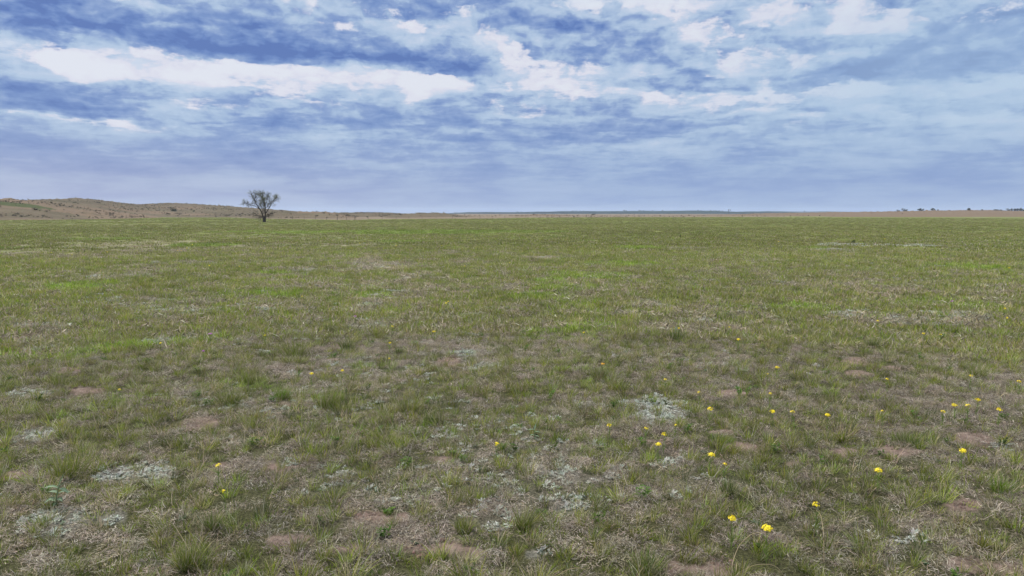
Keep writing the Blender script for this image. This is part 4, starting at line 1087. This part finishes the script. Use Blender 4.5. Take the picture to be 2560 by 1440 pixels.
FL = [
 (1831, 1296, 0, 1.05, 'brightest large domed yellow wildflower on a leafy stem, lower right foreground'),
 (1919, 1323, 0, 1.0, 'large ragged yellow wildflower right of the domed one in the lower right foreground'),
 (2045, 1261, 1, 1.0, 'yellow wildflower on a bare thin stem, behind and right of the two large ones'),
 (2197, 1176, 1, 1.1, 'yellow wildflower among grey thatch, left of and nearer than the wide flat one'),
 (2404, 1127, 1, 1.25, 'wide flat yellow wildflower at the far right, in front of the loose group of five'),
 (1773, 1022, 0, 1.15, 'big yellow wildflower just right of the large silvery leaf mat'),
 (2442, 1000, 0, 1.0, 'largest yellow wildflower of the loose group at the right edge'),
 (2388, 1013, 1, 1.1, 'left yellow wildflower of the close pair in the right edge group'),
 (2420, 1014, 2, 1.3, 'right yellow wildflower of the close pair in the right edge group'),
 (2499, 1024, 1, 1.1, 'rightmost yellow wildflower of the group at the right edge'),
 (2356, 1029, 2, 1.1, 'small yellow wildflower at the left end of the right edge group'),
 (2069, 1039, 0, .9, 'full yellow wildflower at the right end of a row of three'),
 (1935, 1029, 1, 1.1, 'yellow wildflower at the left end of a row of three right of the silvery mat'),
 (1987, 1031, 2, 1.25, 'middle yellow wildflower in a row of three right of the silvery mat'),
 (2208, 1028, 2, .7, 'tiny yellow wildflower between the row of three and the right edge group'),
 (1772, 1136, 1, 1.2, 'flat yellow wildflower below the red bare soil, right of the foreground centre'),
 (1808, 1162, 2, 1.0, 'small yellow wildflower just right of and below the flat one by the bare soil'),
 (1660, 1086, 1, 1.1, 'yellow wildflower below the right end of the large silvery mat'),
 (1646, 1110, 1, 1.0, 'yellow wildflower directly in front of the one below the silvery mat'),
 (1613, 1072, 2, 1.1, 'small yellow wildflower in tall green blades below the silvery mat'),
 (1526, 1063, 2, 1.2, 'small yellow wildflower below the left half of the large silvery mat'),
 (1687, 1063, 2, .8, 'greenish yellow bud cluster at the right tip of the silvery mat'),
 (1240, 1109, 2, 1.2, 'single yellow wildflower in the middle foreground left of the silvery mats'),
 (543, 1164, 2, 1.1, 'single yellow wildflower in the left foreground, right of the broad leaved plant'),
 (1751, 981, 2, 1.0, 'small yellow wildflower beside the pale bare soil streak'),
 (1665, 949, 2, 1.1, 'small yellow wildflower behind the large silvery mat'),
 (1943, 919, 1, 1.1, 'yellow wildflower far behind the row of three, right of centre'),
 (1920, 935, 2, .7, 'tiny yellow wildflower just left of and below a larger one, right of centre'),
 (1925, 983, 2, 1.0, 'low yellow wildflower between the bare streak and the row of three'),
 (2220, 947, 2, 1.1, 'small yellow wildflower just in front of two bare soil spots at right'),
 (2428, 940, 2, 1.2, 'yellow wildflower behind the right edge group'),
 (2549, 954, 2, 1.2, 'yellow wildflower at the very right edge of the picture'),
 (1847, 849, 1, 1.2, 'bright yellow wildflower alone in the right middle distance'),
 (1697, 821, 2, 1.3, 'yellow wildflower beside a bluish tuft in the middle distance'),
 (1823, 818, 2, 1.0, 'pale yellow wildflower just behind the bright lone one in the right middle distance'),
 (1460, 831, 2, 1.0, 'tiny yellow wildflower in a bright green patch right of centre'),
 (852, 927, 1, 1.0, 'right yellow wildflower of the two behind the dense tufts left of centre'),
 (777, 935, 1, 1.0, 'left yellow wildflower of the two behind the dense tufts left of centre'),
 (974, 858, 2, 1.3, 'yellow wildflower left of centre, nearer one of a staggered pair'),
 (980, 815, 2, 1.3, 'yellow wildflower left of centre, farther one of a staggered pair'),
 (974, 896, 2, .9, 'greenish yellow flower in front of the staggered pair left of centre'),
 (1086, 829, 1, 1.2, 'bright yellow wildflower near the centre of the field'),
 (663, 838, 2, 1.0, 'tiny yellow wildflower left of the tall grass clump'),
 (755, 741, 2, 1.1, 'tiny yellow wildflower in the left middle distance behind the tall clump'),
 (1115, 758, 2, 1.3, 'left speck of a close yellow pair beside a silvery streak at centre'),
 (1121, 754, 2, 1.2, 'right speck of a close yellow pair beside a silvery streak at centre'),
 (400, 858, 2, 1.2, 'yellow wildflower in the bright green strip at left'),
 (2311, 834, 2, 1.4, 'yellow wildflower in front of the long silvery streak at right'),
 (2352, 837, 2, 1.0, 'fainter yellow wildflower right of another in front of the long silvery streak'),
 (2193, 802, 2, 1.2, 'pale yellow flower on the left end of the long silvery streak'),
 (2518, 795, 2, 1.2, 'nearer of two yellow specks at the right edge behind the silvery streak'),
 (2509, 771, 2, 1.2, 'farther of two yellow specks at the right edge behind the silvery streak'),
 (2522, 670, 2, 2.0, 'yellow speck in the green grass far out at the right edge'),
 (2213, 597, 1, 2.0, 'brighter yellow clump right of the dark leafy plant far out in the meadow'),
 (2375, 577, 1, 2.0, 'faint yellow clump near the horizon at far right'),
 (2050, 583, 2, 2.0, 'faint yellow speck near the horizon above the dark leafy plant'),
 (1947, 604, 1, 1.8, 'yellow clump left of the dark leafy plant far out in the meadow'),
 (268, 630, 1, 1.4, 'brightest of the far yellow specks at left'), (181, 637, 1, 1.3, 'far yellow speck left of the brightest one at left'),
 (127, 632, 2, 1.6, 'leftmost far yellow speck near the left edge'), (444, 626, 1, 1.3, 'left of three far yellow specks near the lone tree'),
 (453, 627, 2, 1.5, 'faint middle speck of three far yellow ones near the lone tree'), (467, 620, 1, 1.5, 'right of three far yellow specks near the lone tree'),
 (481, 612, 1, 1.6, 'farther yellow speck right of the three near the lone tree'), (660, 603, 1, 1.8, 'yellow speck directly in front of the lone tree'),
 (900, 608, 1, 1.7, 'far yellow clump right of the lone tree'), (990, 614, 1, 1.8, 'far yellow clump left of centre beyond the green band'),
 (1105, 614, 1, 1.5, 'far yellow speck near the centre of the meadow'), (1162, 665, 2, 1.6, 'yellow speck in a pale streak at centre'), (1275, 658, 2, 1.6, 'yellow speck just left of the picture centre, far out'),
 (598, 666, 2, 1.6, 'yellow speck left of the small sandy spot'), (522, 664, 1, 1.3, 'yellow speck at the end of a grey streak left of the sandy spot'), (299, 973, 2, .9, 'tiny pale yellow flower in dry grass at left'),
 (563, 1226, 2, .7, 'greenish bud cluster right of the broad leaved plant'),
]
FH = .245
for i, (u, v, k, s, lab) in enumerate(FL):
    far = v < 720
    hh = FH * (1.05 if v > 1240 else (.85 if not far else 1.0)) * (1 if v > 900 else 1.0)
    x, y, z0 = ray_pt(u, v, hh)
    if not FU[k]: o = FP[k]; FU[k] = True
    else: o = copy_tree(FP[k])
    hs = 1.0 if not far else 1.1
    o.location = (x, y, float(z0)); o.rotation_euler = (rng.normal(0, .05), rng.normal(0, .05), rng.uniform(0, 6.28) if i else 1.2)
    hz_ = hh / FH
    s *= .84 * rng.uniform(.9, 1.12)
    o.scale = (s, s, hz_)
    for ch in o.children:
        if ch.name.startswith('flower_head'):
            # keep the head round when the stem height differs
            f = s / hz_; ch.scale = (1, 1, f); ch.location = (0, 0, FH * (1 - f))
    tag(o, lab, 'wildflower', GFL)
of = flower_proto(2, M_ORANGE)
x, y, z0 = ray_pt(1507, 910, .2); of.location = (x, y, float(z0)); of.scale = (1.0, 1.0, .82); tag(of, 'single orange wildflower beside a dark tuft behind the silvery mat', 'wildflower')
pf_ = flower_proto(2, M_PURPLE); pf_.name = 'purple_flower'
for i, (u, v, s, lab) in enumerate([(525, 835, 1.5, 'bright purple flower in the grass at left'), (508, 878, .9, 'faint purple flower nearer than the bright one at left'), (888, 791, 1.3, 'small pink purple flower left of centre'), (2380, 753, 1.7, 'pale violet flower in green grass at right')]):
    o = pf_ if i == 0 else copy_tree(pf_)
    x, y, z0 = ray_pt(u, v, .2); o.location = (x, y, float(z0)); o.scale = (s, s, .82); tag(o, lab, 'wildflower', 'purple flowers')

# ------------------------------------------------------------------ broad leaved milkweed plants
def broad_leaf(g, p, d, L, w, droop, col, vein):
    d = np.array(d, float); d /= np.linalg.norm(d); side = np.cross(d, [0, 0, 1.0]); side /= np.linalg.norm(side); m = 7
    pts = [np.array(p, float)]; dirn = d.copy()
    for i in range(m):
        pts.append(pts[-1] + dirn * L / m); dirn = dirn + np.array([0, 0, -droop / m]); dirn /= np.linalg.norm(dirn)
    wid = [w * math.sin(math.pi * min(1, (i / m) ** .8 * .97 + .02)) / 2 for i in range(m + 1)]
    V = []; C = []
    for q, ww in zip(pts, wid):
        up = np.cross(side, d)
        for s_, lift in ((-1, .28), (-.12, 0), (.12, 0), (1, .28)):
            V.append(q + side * s_ * ww + up * lift * ww); C.append(vein if abs(s_) < .5 else col)
    F = [(i * 4 + k, i * 4 + k + 1, i * 4 + k + 5, i * 4 + k + 4) for i in range(m) for k in range(3)]
    g.add(V, F, C)
def milkweed(u, v, s, lean, leaves, lab):
    x, y, z0 = ray_pt(u, v)
    root = tag(empty('milkweed', (x, y, float(z0))), lab, 'plant'); root.scale = (s, s, s)
    top = np.array([lean, 0, .17]); g = Geo()
    path = smooth_path([(0, 0, -.02), (lean * .3, 0, .08), tuple(top)]); tube(g, path, np.linspace(.006, .004, len(path)), (.22, .30, .16), 6)
    link('stem', g.mesh('stem', M_LEAF, True), root)
    for (h, ax, ay, az_, L, w, dr) in leaves:
        g = Geo(); p = (lean * h ** 1.4, 0, .17 * h)
        broad_leaf(g, p, (ax, ay, az_), L, w, dr, np.array([.085, .165, .085]) * rng.uniform(.85, 1.2), (.26, .34, .22))
        link('leaf', g.mesh('leaf', M_LEAF, True), root)
milkweed(140, 1266, 1.0, .035, [(1, .35, .1, 1, .13, .045, .3), (1, .9, -.1, .75, .13, .035, .2), (.95, -.8, -.3, .55, .12, .05, 1.2), (.9, 1.0, -.3, .3, .12, .042, 1.3), (.7, -1, .1, .4, .10, .045, .9), (.65, .9, .4, .5, .11, .04, 1.2),
                                (.45, -.6, -.8, .2, .10, .045, .9), (.4, .8, -.5, .3, .10, .045, .8), (.25, -.9, .3, .3, .08, .04, .7), (.2, .3, -.9, .3, .08, .04, .8)], 'broad leaved blue green plant with pale midribs at the lower left')
milkweed(1336, 1102, .72, .0, [(1, -.9, -.2, .3, .11, .045, .6), (1, .2, .2, 1, .10, .035, .3), (.8, .9, -.3, .4, .10, .04, .9), (.55, -.7, -.5, .3, .09, .04, .8), (.45, .8, -.3, .2, .09, .04, .8), (.3, .2, -.9, .3, .08, .04, .6)], 'small broad leaved plant with a pale top leaf in the middle foreground')
milkweed(1688, 846, .95, .0, [(1, -.9, -.2, .5, .11, .04, .6), (1, .3, .2, 1, .10, .035, .3), (.8, .9, -.3, .5, .10, .04, .9), (.55, -.7, -.5, .4, .11, .04, .8), (.45, .8, -.3, .3, .11, .04, .8)], 'bluish leafy plant beside a yellow flower in the middle distance')

# ------------------------------------------------------------------ grass clumps that stand out one by one
TG = 'distinct grass clumps in the foreground'
def clump(name, u, v, wpx, hpx, cols, lab, n=240, straw=.15, lean=.3, curl=.9, bwid=.0055):
    x, y, z0 = ray_pt(u, v); m = math.hypot(x, math.hypot(y, CAMZ)) / FPX
    rad = wpx * m / 2; h = hpx * m * 1.25
    g = tuft(n, rad * .62, h * .45, h * 1.05, bwid, lean, cols, [1] * len(cols), straw, 4, curl)
    o = link(name, g.mesh(name, M_LEAF)); o.location = (x, y, float(z0)); tag(o, lab, 'grass clump', TG)
MG = [(.12, .18, .022), (.17, .23, .03), (.22, .25, .05), (.08, .13, .02)]
BG = [(.12, .22, .02), (.16, .27, .028), (.10, .19, .02)]
DG = [(.055, .11, .020), (.08, .14, .024), (.12, .18, .03)]
for a in [('grass_clump', 702, 997, 58, 30, BG, 'dense bright green round grass clump left of centre'), ('grass_clump', 822, 1018, 95, 48, MG, 'large tall yellow green grass clump left of centre'),
          ('grass_clump', 742, 893, 80, 50, MG, 'tall feathery grass clump with straw blades, left middle distance'), ('grass_clump', 868, 872, 55, 30, DG, 'dark green grass clump right of the feathery one'),
          ('grass_clump', 825, 832, 36, 26, DG, 'small dark clump behind the dark green one in the left middle distance'), ('grass_clump', 655, 891, 26, 16, DG, 'tiny dark tuft beside a silvery mound left of the feathery clump'),
          ('grass_clump', 995, 884, 30, 18, DG, 'compact dark tuft left of centre in grey thatch'), ('grass_clump', 572, 1010, 75, 42, MG, 'spiky fan shaped grass clump in the left foreground'),
          ('grass_clump', 625, 958, 90, 36, MG, 'broad olive grass clump behind the fan shaped one'), ('grass_clump', 150, 968, 50, 32, MG, 'upright narrow grass clump at left'),
          ('grass_clump', 1617, 1435, 90, 60, DG, 'fine bluish green grass clump at the bottom edge beside bare soil'), ('grass_clump', 1310, 1325, 40, 55, MG, 'slender green grass clump at the bottom right of centre'),
          ('leafy_clump', 2505, 1232, 60, 34, BG, 'bright green leafy clump near the right edge'), ('grass_clump', 1812, 1106, 70, 20, BG, 'low bright green clump growing on the edge of bare soil'),
          ('grass_clump', 1505, 943, 34, 22, DG, 'dark tuft under the orange flower'), ('grass_clump', 1690, 848, 60, 30, DG, 'blue green clump in the right middle distance'),
          ('grass_clump', 1075, 1060, 55, 34, DG, 'dark green clump just left of the foreground centre'), ('grass_clump', 1025, 1030, 60, 40, MG, 'yellow green upright clump left of the dark one near the foreground centre'),
          ('grass_clump', 470, 1420, 80, 62, MG, 'tall clump with arching straw blades at the bottom left'), ('grass_clump', 1820, 1240, 36, 40, DG, 'thin dark stemmed clump above the large domed flower'),
          ('grass_clump', 2440, 945, 55, 34, MG, 'loose green clump behind the right edge flowers'), ('grass_clump', 530, 1330, 40, 46, DG, 'small dark upright clump in the left foreground'),
          ('grass_clump', 170, 1190, 110, 60, MG, 'wide lush clump just behind the broad leaved plant'), ('grass_clump', 1160, 1330, 60, 40, MG, 'medium green clump at the bottom centre'),
          ('grass_clump', 2270, 1110, 80, 30, DG, 'bluish low clump left of the wide flat flower'), ('grass_clump', 2180, 870, 30, 26, DG, 'dark leafy tuft in the right middle distance')]:
    clump(*a)
# long arching straw stems in the foreground
def arch(pts, w, lab):
    P = [ray_pt(u, v, h) for u, v, h in pts]; P = np.array([(x, y, z0 + h) for (x, y, z0), (_, _, h) in zip(P, pts)], float)
    o0 = P[0].copy(); path = smooth_path(P - o0, 5); g = Geo(); tube(g, path, np.linspace(w, w * .35, len(path)), (.46, .38, .24), 4)
    o = link('straw_blade', g.mesh('straw_blade', M_LEAF, True)); o.location = o0; tag(o, lab, 'dry blade', 'long arching dry blades')
arch([(1828, 1420, 0), (1845, 1370, .10), (1875, 1338, .2), (1905, 1332, .24), (1945, 1340, .2), (1985, 1360, .12)], .0028, 'long arching straw blade below the two large yellow flowers')
arch([(1960, 1440, 0), (1935, 1414, .08), (1890, 1412, .12), (1860, 1425, .08)], .0026, 'short arched straw blade at the bottom edge below the large flowers')
arch([(1395, 1438, 0), (1420, 1424, .08), (1450, 1420, .12), (1475, 1430, .08)], .0026, 'low curved straw blade at the bottom edge right of centre')
arch([(505, 1440, 0), (470, 1370, .16), (440, 1320, .26), (425, 1305, .3)], .0026, 'long leaning straw blade at the lower left')
arch([(2060, 1405, 0), (2059, 1340, .18), (2052, 1290, .28), (2040, 1275, .30)], .003, 'pale dead stalk in front of the thin stemmed yellow flower')
arch([(2352, 1240, 0), (2352, 1210, .10), (2360, 1195, .14)], .0045, 'pale upright dead stub at right')

# ------------------------------------------------------------------ air
M_HAZE, t, o = new_mat('haze_air')
v = t.nodes.new('ShaderNodeVolumePrincipled')
v.inputs['Color'].default_value = (.62, .76, .98, 1); v.inputs['Density'].default_value = 1.0e-4; v.inputs['Anisotropy'].default_value = .1
t.links.new(v.outputs[0], o.inputs['Volume'])
bx = 11500.0; V = [(sx * bx, sy * bx, sz) for sz in (-12.0, 75.0) for sy in (-1, 1) for sx in (-1, 1)]
hz_o = link('haze', np_mesh('haze', V, [(0, 2, 3, 1), (4, 5, 7, 6), (0, 1, 5, 4), (2, 6, 7, 3), (0, 4, 6, 2), (1, 3, 7, 5)], M_HAZE)); tag(hz_o, kind='stuff')
for k, o in enumerate(protos):
    if not used[k]: bpy.data.objects.remove(o)
